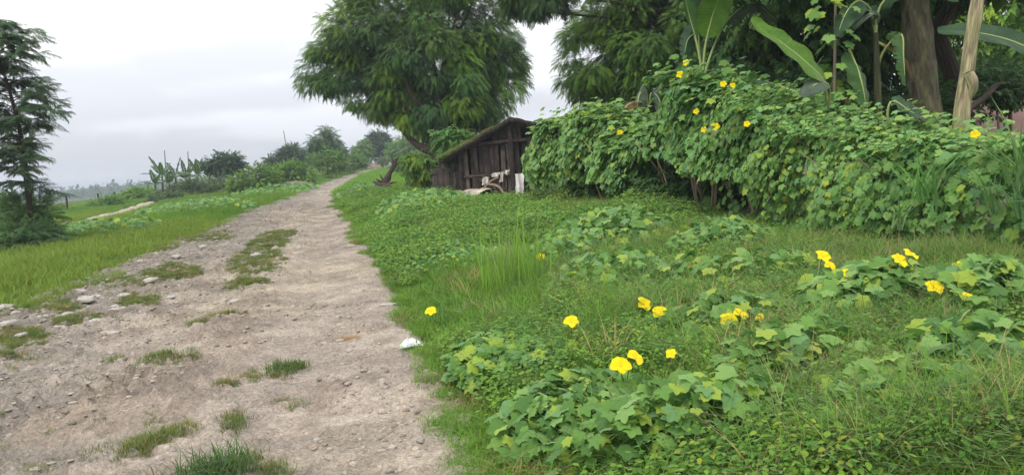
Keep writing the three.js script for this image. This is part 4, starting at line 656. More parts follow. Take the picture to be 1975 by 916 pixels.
// ---------------------------------------------------------------- the old wooden shed
const WOODS = [[0.34, 0.28, 0.25], [0.24, 0.19, 0.175], [0.52, 0.44, 0.4], [0.19, 0.15, 0.14], [0.29, 0.22, 0.205]].map((c) => plain(c, { map: T.wood, bumpMap: T.woodBump, bumpScale: 0.012 }));
function plankGeo(w, h, d, seed, cut = 0) {   // rough sawn board, base at y 0, uneven edges, slanted top
  const r = RNG(seed), n = 6, pos = [], uv = [], idx = [], u0 = r();
  const lat = (r() - 0.5) * 0.04;
  for (let i = 0; i <= n; i++) { const t = i / n, y = h * t, e = () => (r() - 0.5) * w * 0.16, l = -w / 2 + e() + lat * Math.sin(t * 3), q = w / 2 + e() + lat * Math.sin(t * 3); for (const [x, z] of [[l, d / 2], [q, d / 2], [q, -d / 2], [l, -d / 2]]) { pos.push(x, y + (i === n ? cut * x / w * 2 * w + (r() - 0.5) * 0.05 : 0), z); uv.push(u0 + x * 0.8 + z, u0 + y * 0.5); } }
  for (let i = 0; i < n; i++) for (let k = 0; k < 4; k++) { const a = i * 4 + k, b = i * 4 + (k + 1) % 4; idx.push(a, b, a + 4, b, b + 4, a + 4); }
  idx.push(n * 4, n * 4 + 1, n * 4 + 2, n * 4, n * 4 + 2, n * 4 + 3, 0, 2, 1, 0, 3, 2);
  return G(pos, idx, { uv, flat: true });
}
{
  const Z = -29.5, gy = land(-0.3, Z), t = thing('wooden_shed', 'old weathered wooden shed with mossy gabled roof under the tree', 'shed', [-0.3, gy, Z]), r = RNG(701);
  const xl = -1.55, xr = 1.75, ax = 0.57, ya = 2.95 - gy, yl = 1.95 - gy + 0.1, yr = 2.55 - gy, roofY = (x) => (x < ax ? mix(yl, ya, (x - xl) / (ax - xl)) : mix(ya, yr, (x - ax) / (xr - ax)));
  const board = (name, x, y0, y1, w, z, mat, rz = 0, ry = 0, cut = 0) => { const o = part(name, plankGeo(w, y1 - y0, 0.035 + 0.015 * r(), Math.floor(r() * 9999), cut), mat, t); o.position.set(x, y0, z); o.rotation.set(0, ry, rz); return o; };
  const beamY = 1.95;
  for (let x = xl + 0.08, i = 0; x < xr; i++) { const w = 0.13 + 0.1 * r(); board('plank', x + w / 2, -0.12 + 0.1 * r(), Math.min(beamY + 0.06, roofY(x) - 0.1) - 0.06 * r(), w, (i % 2) * 0.045, WOODS[Math.floor(r() * 5)], (r() - 0.5) * 0.07); x += w + (r() < 0.25 ? 0.05 : 0.008) + 0.01 * r(); }
  for (const [x, w] of [[0.1, 0.16], [0.28, 0.18], [0.47, 0.17], [0.66, 0.18], [0.85, 0.15], [-0.12, 0.15]]) board('plank', x, beamY, roofY(x) - 0.1, w, -0.02 + 0.04 * r(), WOODS[Math.floor(r() * 5)], (r() - 0.5) * 0.04);
  for (const [x, w, y1] of [[1.28, 0.24, 2.12], [1.53, 0.22, 2.1]]) board('plank', x, 0.3, y1, w, 0.1, WOODS[4], (r() - 0.5) * 0.04);
  const beam = (name, a, b, rad, mat) => part(name, tube([V(...a), V((a[0] + b[0]) / 2, (a[1] + b[1]) / 2 + 0.02, (a[2] + b[2]) / 2), V(...b)], [rad, rad * 0.95, rad * 0.9], 8, 0.14, Math.floor(r() * 999)), mat, t);
  beam('beam', [-1.35, beamY - 0.02, 0.13], [1.1, beamY + 0.06, 0.15], 0.075, WOODS[1]);
  beam('post', [0.52, -0.2, 0.22], [0.5, beamY + 0.8, 0.14], 0.115, WOODS[3]);
  beam('post', [-1.5, -0.2, 0.08], [-1.48, yl - 0.05, 0.08], 0.09, WOODS[3]);
  beam('post', [xr, -0.2, 0.08], [xr, yr - 0.05, 0.08], 0.09, WOODS[3]);
  beam('rafter', [xl - 0.55, yl - 0.42, 0.2], [ax, ya - 0.06, 0.2], 0.08, WOODS[3]);
  beam('rafter', [ax, ya - 0.06, 0.2], [xr + 0.3, yr - 0.1, 0.2], 0.08, WOODS[1]);
  beam('rail', [-1.4, 0.75, 0.12], [1.6, 0.7, 0.14], 0.05, WOODS[0]);
  const D = 3.6;
  for (const x of [xl, xr]) for (let k = 0; k < 14; k++) board('plank', x, -0.1, roofY(x) - 0.02, 0.29, -0.2 - k * 0.25, WOODS[k % 5], 0, Math.PI / 2 + 0.08);
  for (let k = 0; k < 13; k++) { const x = xl + 0.13 + k * 0.25; board('plank', x, -0.1, roofY(x) + 0.02, 0.29, -D - 0.05 * (k % 2), WOODS[k % 5]); }
  // roof: two thick decayed slabs
  const thatch = plain([0.13, 0.105, 0.085], { map: T.bark, bumpMap: T.barkBump, bumpScale: 0.04 });
  const slab = (x0, y0, x1, y1) => { const n = 26, m = 12, pos = [], uv = [], idx = []; for (let s = 0; s < 2; s++) for (let i = 0; i <= m; i++) for (let k = 0; k <= n; k++) { const u = i / m, z = 0.42 - (D + 0.7) * k / n, ragged = (k === 0 ? (r() - 0.5) * 0.16 : 0), th = s ? -0.02 : 0.14 + 0.07 * fbm(u * 7 + x0, k * 0.5, 3, 71); pos.push(mix(x0, x1, u), mix(y0, y1, u) + th - (s ? 0 : 0.0), z + ragged); uv.push(u * 2, z); } const row = n + 1, half = (m + 1) * row; for (let i = 0; i < m; i++) for (let k = 0; k < n; k++) { const a = i * row + k, b = a + row; idx.push(a, b, a + 1, b, b + 1, a + 1, half + a, half + a + 1, half + b, half + b, half + a + 1, half + b + 1); } for (let i = 0; i < m; i++) for (const k of [0, n]) { const a = i * row + k, b = a + row; idx.push(a, half + a, b, b, half + a, half + b); } for (let k = 0; k < n; k++) for (const i of [0, m]) { const a = i * row + k, b = a + 1; idx.push(a, b, half + a, b, half + b, half + a); } return G(pos, idx, { uv }); };
  const rl = part('roof_slope', slab(xl - 0.75, yl - 0.5, ax + 0.02, ya), thatch, t), rr = part('roof_slope', slab(ax - 0.02, ya, xr + 0.5, yr - 0.12), thatch, t); rl.userData.label = 'mossy grassy roof slope';
  const moss = [];
  for (let i = 0; i < 420; i++) { const u = 0.02 + 0.8 * r() * r(), z = 0.42 - 3.9 * Math.pow(r(), 1.6), m = new THREE.Matrix4().makeRotationY(r() * 6.28), s = 0.5 + 0.8 * r(); m.scale(V(s, s, s)); m.setPosition(mix(xl - 0.75, ax, u), mix(yl - 0.5, ya, u) + 0.13, z); moss.push({ m, c: r() < 0.5 ? tint(r, [0.24, 0.22, 0.09]) : tint(r, [0.17, 0.3, 0.06]) }); }
  copies('roof_grass', GRASS_SHORT[0], M.whiteFine, moss, t);
}
// low plank fence running from the shed to the trunk
{
  const t = thing('plank_fence', 'low fence of weathered grey planks between shed and tree trunk', 'fence', base([-2.5, 0, -32.3], 0)), r = RNG(711);
  for (let i = 0; i < 12; i++) { const u = i / 11, x = mix(-0.95, 0.62, u), z = mix(-1.6, 1.9, u), h = mix(1.15, 1.45, u) + (r() - 0.5) * 0.16, o = part('plank', plankGeo(0.15 + 0.07 * r(), h, 0.035, 720 + i, (r() - 0.5) * 0.3), WOODS[Math.floor(r() * 5)], t); o.position.set(x, land(t.position.x + x, t.position.z + z) - t.position.y - 0.06, z); o.rotation.set(0, -0.9, (r() - 0.5) * 0.1); }
  part('rail', tube([V(-1, 0.85, -1.6), V(-0.1, 0.98, 0.2), V(0.66, 1.02, 1.95)], [0.04, 0.04, 0.035], 6, 0.1, 4), WOODS[1], t);
  for (const [x, z, h] of [[-1.02, -1.68, 1.5], [0.7, 2.05, 1.7]]) part('post', tube([V(x, -0.15, z), V(x + 0.02, h / 2, z), V(x, h, z)], [0.1, 0.09, 0.08], 8, 0.15, 7), WOODS[3], t);
}
{
  const put = (name, label, pts, radii, mat, cat) => { const p0 = pts[0], t = thing(name, label, cat, p0); part('limb', tube(pts.map((p) => V(...p).sub(t.position)), radii, 7, 0.15, Math.round(p0[0] * 10 + 50)), mat, t); return t; };
  put('dead_branch', 'dark pole leaning along the plank fence left of the shed', [base([-0.82, 0.81, -29.00], 0.45), [-1.49, 1.00, -29.60], [-2.25, 1.24, -30.60], [-3.00, 1.45, -31.60]], [0.06, 0.06, 0.055, 0.04], WOODS[1], 'pole');
  put('dead_branch', 'bent pale bare branch arching down in front of the shed', [base([0.02, -0.04, -26.20], 0), [-0.12, 0.30, -26.40], [-0.34, 0.59, -26.70], [-0.59, 0.67, -27.00], [-0.84, 0.68, -27.30]], [0.05, 0.045, 0.045, 0.04, 0.025], plain([0.62, 0.52, 0.4], { map: T.bark }), 'branch');
  put('dead_branch', 'thin pale stick under the bent branch before the shed', [base([-0.33, 0.25, -26.90], 0), [-0.42, 0.44, -26.90], [-0.53, 0.59, -27.00]], [0.035, 0.03, 0.02], plain([0.5, 0.45, 0.36], { map: T.bark }), 'branch');
  put('dead_branch', 'brown stick slanting up to the right among the white rags', [base([-0.90, 0.68, -27.40], 0.3), [-0.65, 0.77, -27.50], [-0.33, 0.90, -27.60]], [0.03, 0.03, 0.02], M.dryStem, 'branch');
  put('wooden_post', 'short dark thick post at the left front of the shed', [base([-1.23, 0.32, -28.80], -0.1), [-1.21, 0.57, -28.80], [-1.20, 0.96, -28.80]], [0.16, 0.15, 0.13], WOODS[3], 'post');
  put('wooden_post', 'dark slanting stub below the rags in front of the shed', [base([-0.36, 0.09, -26.60], -0.1), [-0.40, 0.27, -26.60], [-0.47, 0.49, -26.70]], [0.09, 0.08, 0.07], WOODS[3], 'post');
  put('wooden_post', 'split brown stake standing right of the white rags', [base([-0.17, 0.43, -27.60], -0.1), [-0.15, 0.70, -27.60], [-0.09, 0.99, -27.60]], [0.09, 0.08, 0.06], WOODS[4], 'post');
  const cloth = (label, c, w, h, seed, tintc) => { const r = RNG(seed), t = thing('white_rag', label, 'rag', [c[0], c[1] - h / 2, c[2]]), n = 9, pos = [], idx = []; for (let i = 0; i <= n; i++) for (let k = 0; k <= n; k++) { const u = i / n - 0.5, v = k / n; pos.push(u * w * (0.7 + 0.5 * fbm(v * 4, seed, 2, 3)) + (v - 0.5) * 0.08, v * h + (r() - 0.5) * h * 0.08, 0.12 * Math.sin(u * 9 + v * 3 + seed) * (0.4 + r() * 0.6)); } for (let i = 0; i < n; i++) for (let k = 0; k < n; k++) { const a = i * (n + 1) + k, b = a + n + 1; idx.push(a, b, a + 1, b, b + 1, a + 1); } part('cloth', G(pos, idx), plain(tintc, { roughness: 0.8 }), t); };
  cloth('crumpled whitish rag on the left end of the bent branch', [-0.81, 0.81, -27.20], 0.24, 0.28, 3, [0.62, 0.6, 0.56]);
  cloth('white rag hung flat across the shed planks', [-0.44, 0.99, -27.90], 0.28, 0.16, 4, [0.75, 0.73, 0.72]);
  cloth('narrow white rag hanging beside the split stake', [-0.21, 0.91, -27.50], 0.12, 0.36, 5, [0.78, 0.74, 0.7]);
  cloth('small white rag at the top of the split stake', [-0.03, 1.04, -27.70], 0.14, 0.2, 6, [0.8, 0.78, 0.76]);
  cloth('long white cloth hanging down at the right of the shed door post', [0.42, 0.54, -28.30], 0.36, 0.85, 7, [0.8, 0.79, 0.8]);
}
// uprooted stump by the road bend
{
  const t = thing('uprooted_stump', 'dark uprooted tree stump with raised root by the road bend', 'stump', base([-7.35, 0, -45.5])), bm = plain([0.16, 0.12, 0.105], { map: T.bark, bumpMap: T.barkBump, bumpScale: 0.04 }), bp = plain([0.3, 0.24, 0.2], { map: T.bark, bumpMap: T.barkBump, bumpScale: 0.04 });
  const put = (pts, rad, m, n = 'root') => part(n, tube(pts.map((p) => V(...p)), rad, 9, 0.25, Math.round(pts[1][0] * 99 + 500)), m, t);
  put([[0.15, -0.15, 0], [0.02, 0.35, 0], [0.22, 0.85, 0], [0.55, 1.35, -0.05], [0.72, 1.85, -0.1]], [0.34, 0.27, 0.17, 0.12, 0.05], bm, 'trunk');
  put([[0.1, 0.3, 0.05], [-0.35, 0.45, 0.1], [-0.7, 0.6, 0.1]], [0.25, 0.17, 0.06], bp);
  put([[0.1, 0.2, 0.1], [-0.3, 0.2, 0.2], [-0.55, 0.05, 0.25]], [0.2, 0.14, 0.06], bp);
  put([[0.5, 1.25, -0.05], [0.75, 1.5, 0], [0.95, 1.6, 0.05]], [0.09, 0.06, 0.03], bm);
  for (const [a, b, c] of [[-0.5, 0.75, 0.2], [0.75, 0.5, 0.15], [-0.25, 0.95, 0.05], [0.6, 0.15, 0.3], [-0.8, 0.25, 0.1], [0.95, 1.95, -0.1], [0.5, 2.0, -0.05]]) put(b > 1.5 ? [[0.6, 1.5, -0.05], [(a + 0.62) / 2, 1.78, c], [a, b, c]] : [[0.1, 0.35, 0.05], [a * 0.55, b * 0.6 + 0.15, c], [a, b, c]], [0.12, 0.08, 0.025], b > 0.6 ? bm : bp);
  const u = thing('cut_log', 'short dark log lying right of the uprooted stump', 'log', base([-5.75, 0, -44.6])); part('trunk', tube([V(-0.35, 0.1, 0), V(0.05, 0.35, 0), V(0.4, 0.6, -0.1)], [0.2, 0.2, 0.16], 9, 0.2, 31), bm, u);
}
// soil heaps beside the far road
for (const [label, p, w, h, seed] of [['grey brown soil heap on the left roadside beyond the tall weeds', [-18.9, 0, -68], 3.0, 0.75, 1], ['pale earth heap where the far road bends right', [-24.6, 0, -141], 4.2, 1.0, 2]]) {
  const g = new THREE.SphereGeometry(1, 28, 14, 0, 6.2832, 0, Math.PI / 2), q = g.attributes.position; for (let i = 0; i < q.count; i++) { const k = 0.7 + 0.6 * fbm(q.getX(i) * 2.5 + 5, q.getZ(i) * 2.5 + q.getY(i) + 5, 4, seed); q.setXYZ(i, q.getX(i) * w / 2 * k, q.getY(i) * h * k - 0.06, q.getZ(i) * w / 2.6 * k); } g.computeVertexNormals();
  const o = part('soil_heap', g, plain([0.33, 0.27, 0.22], { map: T.dirt }), scene); o.name = numbered('soil_heap'); o.position.set(...base(p)); tag(o, label, 'soil heap');
}

// ---------------------------------------------------------------- far left: bananas, trees, posts, poles
function farBanana(p, h, seed, label) {
  const b = base(p), t = thing('banana_plant', label, 'banana', b, 'distant banana clump'), r = RNG(seed);
  part('pseudostem', tube([V(0, 0, 0), V(0.05, h * 0.2, 0), V(0.1, h * 0.42, 0)], [0.16, 0.13, 0.08], 8), PSEUDO, t);
  for (let k = 0; k < 8; k++) { const a = k * 2.4 + r(), el = 0.3 + 1.0 * r(), L = h * (0.48 + 0.16 * r()), d = V(Math.cos(a) * Math.cos(el), Math.sin(el), Math.sin(a) * Math.cos(el)), o = V(0.1, h * 0.4, 0).add(t.position), q = (u) => o.clone().addScaledVector(d, L * u).add(V(0, -L * 0.35 * u * u * Math.cos(el), 0)).toArray(); bananaLeaf(t, [q(0), q(0.3), q(0.65), q(1)], 0.55, [-d.x * 0.5, 1, -d.z * 0.5 + 0.2], [B.mid, B.dark, B.grey][k % 3], { seed: seed + k, blade: 0.14, fold: 0.2, torn: 0.1, rib: 0.03 }); }
}
[[[-39.91, 0.87, -88.00], 5.6], [[-39.24, 0.74, -90.00], 5.2], [[-38.85, 0.76, -92.00], 4.4], [[-36.64, 0.93, -90.00], 4.9], [[-33.70, 1.22, -86.00], 4.6], [[-39.88, 0.48, -86.00], 3.8], [[-37.82, 0.26, -85.00], 3.8]].forEach(([p, h], i) => farBanana(p, h, 801 + i * 11, ['second distant banana plant from the left end of the far clump', 'distant banana plant in the middle of the far clump', 'distant banana plant just left of the second bare pole', 'distant banana plant second from the right of the far clump', 'distant banana plant beside the small round dark tree', 'leftmost distant banana plant, low and leaning over the field', 'low distant banana plant in front of the first bare pole'][i]));
const HAZE = [[0.05, 0.105, 0.045], [0.042, 0.092, 0.045], [0.06, 0.12, 0.045]], FRESH = [[0.14, 0.27, 0.05], [0.11, 0.23, 0.045], [0.16, 0.29, 0.05]];
function farTree(name, label, poly, z, foot, o, seed, rad = 0.2) { const b = base(foot), mid = poly.reduce((a, p) => [a[0] + p[0] / poly.length, a[1] + p[1] / poly.length], [0, 0]), f = [mid[0], mix(b[1], mid[1], 0.6), -z]; return wood(name, label, b, [[b, [mix(b[0], f[0], 0.5) + 0.1, mix(b[1], f[1], 0.5), -z], f], [rad * 1.3, rad, rad * 0.7]], poly, z, { thick: 1.6, clumps: 40, size: 0.8, per: 40, geos: TWIG, spray: 0.8, droop: 0.2, limbs: 6, limbR: rad * 0.5, ...o }, f, seed); }
farTree('small_tree', 'small round dark tree on a bare trunk right of the distant bananas', [[-33.75, 2.85], [-33.23, 3.81], [-32.02, 4.19], [-30.58, 4.03], [-29.74, 3.16], [-29.94, 2.36], [-31.36, 2.22], [-33.01, 2.10]], 86, [-31.40, 1.35, -86.00], { tones: HAZE, thick: 1.5, size: 0.7, per: 50 }, 841);
farTree('dome_tree', 'dense dark dome shaped tree beyond the tall roadside weeds', [[-33.97, 2.54], [-33.47, 4.47], [-32.32, 5.30], [-30.63, 5.41], [-29.21, 4.48], [-28.57, 3.22], [-28.85, 1.88]], 112, [-31.30, 1.75, -112.00], { tones: HAZE, thick: 2.4, size: 0.9, per: 60, clumps: 50 }, 845);
farTree('small_tree', 'low dark tree just left of the dome shaped tree', [[-35.66, 2.43], [-35.19, 3.99], [-34.09, 4.36], [-33.39, 3.71], [-33.55, 2.21]], 112, [-34.64, 1.98, -112.00], { tones: HAZE, thick: 1.2, size: 0.7, clumps: 16 }, 849);
farTree('airy_tree', 'tall airy light tree with wispy top beyond the roadside weeds', [[-27.09, 2.44], [-26.68, 5.92], [-25.89, 6.71], [-24.81, 7.75], [-23.96, 7.83], [-23.00, 6.79], [-22.43, 5.35], [-22.05, 4.06], [-22.10, 2.10]], 104, [-24.71, 1.43, -104.00], { tones: [[0.075, 0.15, 0.055], [0.09, 0.17, 0.055]], geos: FEATHER, thick: 1.8, size: 0.75, per: 30, spray: 1.0, droop: 0.5, clumps: 46 }, 853);
farTree('small_tree', 'dark tree against the airy tree on its right side', [[-27.42, 2.81], [-26.76, 4.67], [-25.47, 5.62], [-24.55, 4.36], [-24.39, 2.59]], 118, [-25.90, 1.90, -118.00], { tones: HAZE, thick: 1.4, size: 0.8, clumps: 22 }, 857);
farTree('bushy_tree', 'light green bushy tree left of the dark round tree at road end', [[-30.54, 3.44], [-29.51, 5.80], [-27.80, 6.69], [-26.45, 5.79], [-26.50, 2.96]], 150, [-28.60, 2.29, -150.00], { tones: FRESH, thick: 1.8, size: 1.0, per: 50, spray: 1.1, clumps: 24 }, 861);
farTree('dome_tree', 'dark blue green round tree at the end of the road', [[-28.87, 4.38], [-28.84, 7.15], [-27.44, 8.43], [-25.29, 8.49], [-23.90, 7.23], [-23.85, 5.31], [-24.87, 3.46], [-27.88, 3.45]], 158, [-26.71, 2.09, -158.00], { tones: HAZE, thick: 2.6, size: 1.1, per: 64, spray: 1.1, clumps: 44 }, 865);
farTree('bushy_tree', 'light green bushy tree right of the dark round tree at road end', [[-22.95, 2.53], [-22.38, 5.64], [-20.11, 6.66], [-17.19, 6.07], [-14.32, 4.88], [-14.08, 1.71]], 146, [-20.35, 1.55, -146.00], { tones: FRESH, thick: 2, size: 1.0, per: 50, spray: 1.1, clumps: 40 }, 869);
farTree('bushy_tree', 'green tree line seen under the big tree crown past the road end', [[-14.41, 1.89], [-13.72, 4.27], [-10.09, 4.83], [-6.07, 4.23], [-5.90, 0.97]], 120, [-10.41, 0.80, -120.00], { tones: FRESH, thick: 2, size: 1.0, per: 50, spray: 1.0, clumps: 40 }, 873);
function farShrub(label, poly, z, foot, tones, seed, o = {}) { return shrub(label, base(foot), poly, z, { thick: 1.2, clumps: 26, size: 0.6, per: 44, spray: 0.6, droop: -0.35, tones, ...o }, seed, 'roadside_shrub'); }
const WEEDY = [[0.16, 0.3, 0.05], [0.13, 0.25, 0.045], [0.19, 0.34, 0.05]];
farShrub('dull green thicket below the small round dark tree', [[-34.56, 0.27], [-34.05, 1.43], [-32.50, 1.65], [-30.31, 1.72], [-28.74, 1.17], [-28.58, 0.07]], 80, [-31.55, 0.39, -80.00], [[0.12, 0.19, 0.06], [0.1, 0.17, 0.055]], 881);
farShrub('tall fresh green weeds left of the road, nearest of the row', [[-24.29, 0.03], [-23.76, 1.61], [-22.71, 2.16], [-21.35, 2.25], [-20.05, 1.80], [-19.71, 0.79], [-21.59, 0.02]], 66, [-22.03, 0.05, -66.00], WEEDY, 882, { clumps: 34 });
farShrub('tall fresh green weeds below the dark dome tree', [[-22.88, 0.44], [-22.46, 2.07], [-21.14, 2.63], [-19.67, 2.23], [-18.76, 1.31], [-19.09, 0.48]], 74, [-21.01, 0.41, -74.00], WEEDY, 883, { clumps: 34 });
farShrub('shrubby green thicket in front of the airy tree', [[-23.85, 1.59], [-23.42, 3.43], [-21.78, 4.25], [-19.97, 3.50], [-19.30, 2.02], [-20.51, 1.11]], 92, [-21.64, 1.06, -92.00], FRESH, 884, { clumps: 30 });
farShrub('low green shrubs left of the far road end', [[-24.93, 1.45], [-24.01, 3.06], [-21.70, 3.35], [-20.26, 2.49], [-20.64, 1.61], [-22.65, 1.29]], 112, [-22.52, 1.13, -112.00], FRESH, 885);
farShrub('small round pale bush at the far bend of the road', [[-21.65, 1.85], [-21.23, 2.84], [-20.18, 3.11], [-19.21, 2.53], [-19.12, 1.68]], 125, [-20.40, 1.60, -125.00], [[0.15, 0.22, 0.09]], 886, { clumps: 12 });
farShrub('green bushes behind the upraised root on the road bend', [[-11.98, 1.02], [-11.20, 2.13], [-9.32, 2.42], [-7.78, 1.78], [-6.80, 0.66]], 78, [-9.46, 0.74, -78.00], FRESH, 887, { clumps: 30 });
farShrub('scrub by the left footpath beneath the distant bananas', [[-34.22, -0.56], [-33.82, 0.30], [-32.32, 0.49], [-31.14, 0.11], [-30.98, -0.59]], 72, [-32.55, -0.58, -72.00], [[0.11, 0.18, 0.06], [0.09, 0.16, 0.05]], 888);
farShrub('scrub on the field ridge right of the slender tree', [[-38.74, -0.69], [-38.24, 0.23], [-36.93, 0.43], [-35.52, 0.23], [-35.38, -0.54]], 70, [-37.07, -0.71, -70.00], FRESH, 889);
farShrub('scrub on the field ridge below the fence posts', [[-43.08, -0.47], [-42.26, 0.62], [-40.50, 0.96], [-39.11, 0.63], [-38.93, -0.30]], 84, [-41.13, -0.49, -84.00], WEEDY, 890);
farShrub('bright scrub behind the slender tree at the left edge', [[-34.89, -0.35], [-34.38, 0.88], [-33.30, 1.25], [-32.50, 0.85], [-32.12, -0.07], [-32.86, -0.49]], 50, [-33.53, -0.38, -50.00], [[0.13, 0.24, 0.05], [0.1, 0.19, 0.05]], 891, { clumps: 30 });
farShrub('dull green thicket beneath the banana clump', [[-42.28, -0.03], [-40.94, 0.86], [-38.48, 0.93], [-36.01, 1.13], [-35.51, 0.11], [-39.25, -0.36]], 90, [-38.91, -0.14, -90.00], [[0.11, 0.18, 0.06], [0.09, 0.16, 0.05]], 892, { clumps: 30 });
[[[-40.70, 0.40, -70.00], [-40.64, 0.92, -70.00]], [[-40.93, 0.28, -76.00], [-40.96, 0.85, -76.00]], [[-40.35, 0.29, -78.00], [-40.33, 0.87, -78.00]], [[-40.92, 0.30, -84.00], [-40.95, 0.99, -84.00]], [[-42.49, 0.72, -90.00], [-42.49, 1.28, -90.00]], [[-36.25, 0.09, -84.00], [-36.27, 0.89, -84.00]]].forEach(([a, b], i) => {
  const t = thing('fence_post', ['weathered wooden fence post nearest the slender tree', 'second fence post right of the slender tree', 'third fence post right of the slender tree', 'fence post below the left end of the banana clump, fourth along', 'fence post just left of the banana clump', 'fence post standing in front of the banana clump'][i], 'post', base(a, -0.1), 'fence posts along the field ridge');
  part('post', tube([V(0, 0, 0), V(b[0], b[1], b[2]).sub(t.position).multiplyScalar(0.5), V(b[0], b[1], b[2]).sub(t.position)], [0.1, 0.09, 0.085], 7, 0.15, i), M.barkDark, t);
});
[[[-44.37, 1.88, -99.00], [-44.07, 5.55, -99.00], 'thin bare pole above the left end of the distant bananas'], [[-42.26, 1.68, -101.00], [-41.92, 5.28, -101.00], 'thin bare pole rising from the middle of the distant bananas'], [[-32.25, 2.55, -114.00], [-32.80, 7.81, -114.00], 'thin leaning pole above the dark dome shaped tree']].forEach(([a, b, label], i) => { const t = thing('bare_pole', label, 'pole', base(a, -0.1)); part('pole', tube([V(0, 0, 0), V(...b).sub(t.position).multiplyScalar(0.5), V(...b).sub(t.position)], [0.09, 0.075, 0.055], 6, 0, i), M.deadStem, t); });
{
  const r = RNG(901), items = [[], [], []];
  for (let i = 0; i < 7000; i++) { const x = -620 + 470 * r(), z = -470 - 330 * r(), h = 4 + 7 * r() * smooth(-620, -250, x), m = new THREE.Matrix4().makeRotationY(r() * 6.28); const s = h * (0.5 + 0.3 * r()); m.multiply(new THREE.Matrix4().makeRotationZ(0.6 + r())); m.scale(V(s, s, s * 1.3)); m.setPosition(x, land(x, z) + h * (0.1 + 0.45 * r()), z); items[i % 3].push({ m, c: tint(r, [0.055, 0.11, 0.05], 0.2) }); }
  const g = new THREE.Group(); g.name = 'distant_wood'; g.userData = { kind: 'stuff', label: 'hazy blue wooded ridge on the horizon at the left', category: 'wood' }; scene.add(g); items.forEach((it, i) => copies('crowns', TWIG[i], M.white, it, g));
}

// ---------------------------------------------------------------- small things by the road
{ // crumpled wrapper
  const p = [-0.96, 0.00, -6.51], n = 34, m = 22, pos = [], col = [], idx = [], W = 0.175, L = 0.105;
  for (let s = 0; s < 2; s++) for (let i = 0; i <= n; i++) for (let k = 0; k <= m; k++) {
    const u = i / n, v = k / m, e = Math.pow(Math.sin(Math.PI * u), 0.5) * Math.pow(Math.sin(Math.PI * v), 0.5), cr = Math.abs(fbm(u * 5 + 2, v * 4, 3, 77) - 0.5) * 0.09 + (fbm(u * 9, v * 8, 2, 78) - 0.5) * 0.03;
    pos.push((u - 0.5) * W + (fbm(v * 3, u, 2, 79) - 0.5) * 0.05, s ? 0.004 + 0.012 * (1 - e) : 0.012 + e * (0.045 + cr), (v - 0.5) * L + (fbm(u * 3, 5, 2, 80) - 0.5) * 0.06);
    const g = fbm(u * 2.2 + 9, v * 2.2, 2, 81), red = Math.hypot(u - 0.74, v - 0.2) < 0.1, grn = v < 0.42 && g > 0.38 || u < 0.14, ln = u > 0.79 && u < 0.83;
    col.push(...(ln ? [0.05, 0.06, 0.06] : red ? [0.75, 0.4, 0.34] : grn ? [0.4, 0.72, 0.36] : [0.72, 0.74, 0.8]));
  }
  const row = m + 1, half = (n + 1) * row; for (let i = 0; i < n; i++) for (let k = 0; k < m; k++) { const a = i * row + k, b = a + row; idx.push(a, a + 1, b, b, a + 1, b + 1, half + a, half + b, half + a + 1, half + b, half + b + 1, half + a + 1); }
  const o = part('crumpled_wrapper', G(pos, idx, { col }), new THREE.MeshPhysicalMaterial({ vertexColors: true, roughness: 0.38, side: THREE.DoubleSide }), scene); o.position.set(p[0], roadHeight(p[0], p[2]) + 0.012, p[2]); o.rotation.y = 0.25; o.scale.setScalar(1.05); tag(o, 'crumpled white and green plastic wrapper at the right road edge', 'wrapper');
}
function tuft(name, label, p, geo, n, spread, scale, c, seed, y) { const t = thing(name, label, 'grass', [p[0], y ?? land(p[0], p[2]), p[2]]), r = RNG(seed), items = []; for (let i = 0; i < n; i++) { const m = new THREE.Matrix4().makeRotationY(r() * 6.28), s = scale * (0.7 + 0.6 * r()); m.scale(V(s, s, s)); m.setPosition((r() - 0.5) * spread, 0, (r() - 0.5) * spread * 0.5); items.push({ m, c: tint(r, c, 0.25) }); } copies('blades', geo, M.whiteFine, items, t); return t; }
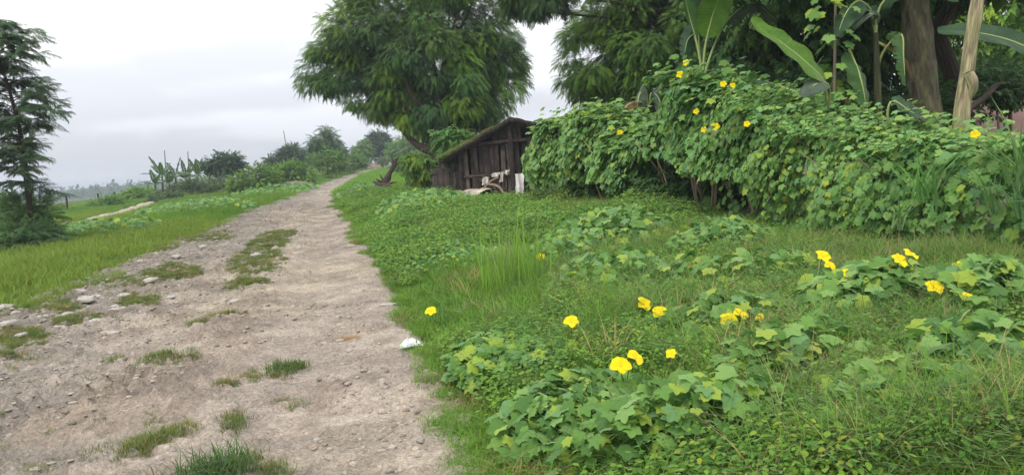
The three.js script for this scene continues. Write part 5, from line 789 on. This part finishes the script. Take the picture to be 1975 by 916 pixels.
{
  const on = (p) => roadHeight(p[0], p[2]);
  let p = [-1.99, 0.00, -6.24]; tuft('grass_tuft', 'small dark green grass tuft alone on the bare road', p, GRASS_SHORT[0], 14, 0.3, 0.7, [0.1, 0.17, 0.04], 911, on(p));
  p = [-1.70, 0.00, -4.00]; tuft('grass_tuft', 'grass tuft cut by the bottom edge of the photo on the road', p, GRASS_SHORT[1], 12, 0.22, 0.95, [0.08, 0.15, 0.04], 912, on(p));
  p = [-1.67, 0.00, -7.18]; tuft('dry_grass_tuft', 'flattened tuft of dry orange straw on the road track', p, GRASS_SHORT[1], 7, 0.22, 0.35, [0.5, 0.33, 0.16], 913, on(p));
  p = [-0.03, 0.15, -8.04]; tuft('tall_grass_tuft', 'tall upright bright green grass tuft in the right verge', p, grassClump(39, 40, 0.85, 0.3, 0.28, 0.0055), 4, 0.3, 1.0, [0.2, 0.38, 0.05], 914);
  const r = RNG(921), items = [], blade = grassClump(922, 1, 1, 0, 1.1, 0.006); blade.rotateX(1.35);
  for (let i = 0; i < 150; i++) { const z = -4 - 4.5 * r(), x = roadR(z) - 0.45 + 1.0 * r() * r() - (r() < 0.2 ? 1.2 * r() : 0), m = new THREE.Matrix4().makeRotationY(r() * 6.28), s = 0.12 + 0.28 * r(); m.scale(V(s, s, s)); m.setPosition(x, (x < roadR(z) ? roadHeight(x, z) : land(x, z)) + 0.025, z); items.push({ m, c: tint(r, [0.5, 0.42, 0.25], 0.25) }); }
  const g = new THREE.Group(); g.name = 'dry_stalks'; g.userData = { kind: 'stuff', label: 'dry straw stalks littering the right road edge', category: 'straw' }; scene.add(g); copies('stalks', blade, M.whiteFine, items, g);
  // long straw stems lying across the foreground grass
  [[[1.48, 0.29, -6.20], [1.81, 0.33, -6.60], [2.16, 0.35, -7.00], 'long straw stem slanting up to the hedge in the foreground grass'], [[1.62, 0.20, -5.80], [1.90, 0.22, -5.80], [2.19, 0.23, -5.80], 'thick straw stem lying beside the yellow flower cluster'], [[0.30, 0.33, -6.80], [0.48, 0.27, -6.40], [0.65, 0.19, -6.00], 'thin straw stem in the grass near the tall tuft'], [[1.32, -0.05, -4.10], [1.53, -0.07, -4.05], [1.75, -0.13, -3.95], 'pale straw stem near the bottom right of the photo']].forEach(([a, b, c, label], i) => { const t = thing('straw_stem', label, 'straw', a); part('stalk', tube([a, b, c].map((q) => V(...q).sub(t.position)), [0.007, 0.006, 0.003], 5, 0, i), plain([0.5, 0.4, 0.2]), t); });
}
{
  const a = [-1.63, 8.56, -33.00], b = [0.88, 7.45, -30.00], c = [2.48, 6.69, -28.00], d = [4.87, 5.64, -27.00], t = thing('overhead_cable', 'thin dark cable crossing the sky gap between the two big trees', 'cable', a);
  part('wire', tube([a, b, c, d].map((q) => V(...q).sub(t.position)), [0.018, 0.018], 5), plain([0.03, 0.03, 0.03]), t);
}
renderer.render(scene, camera);
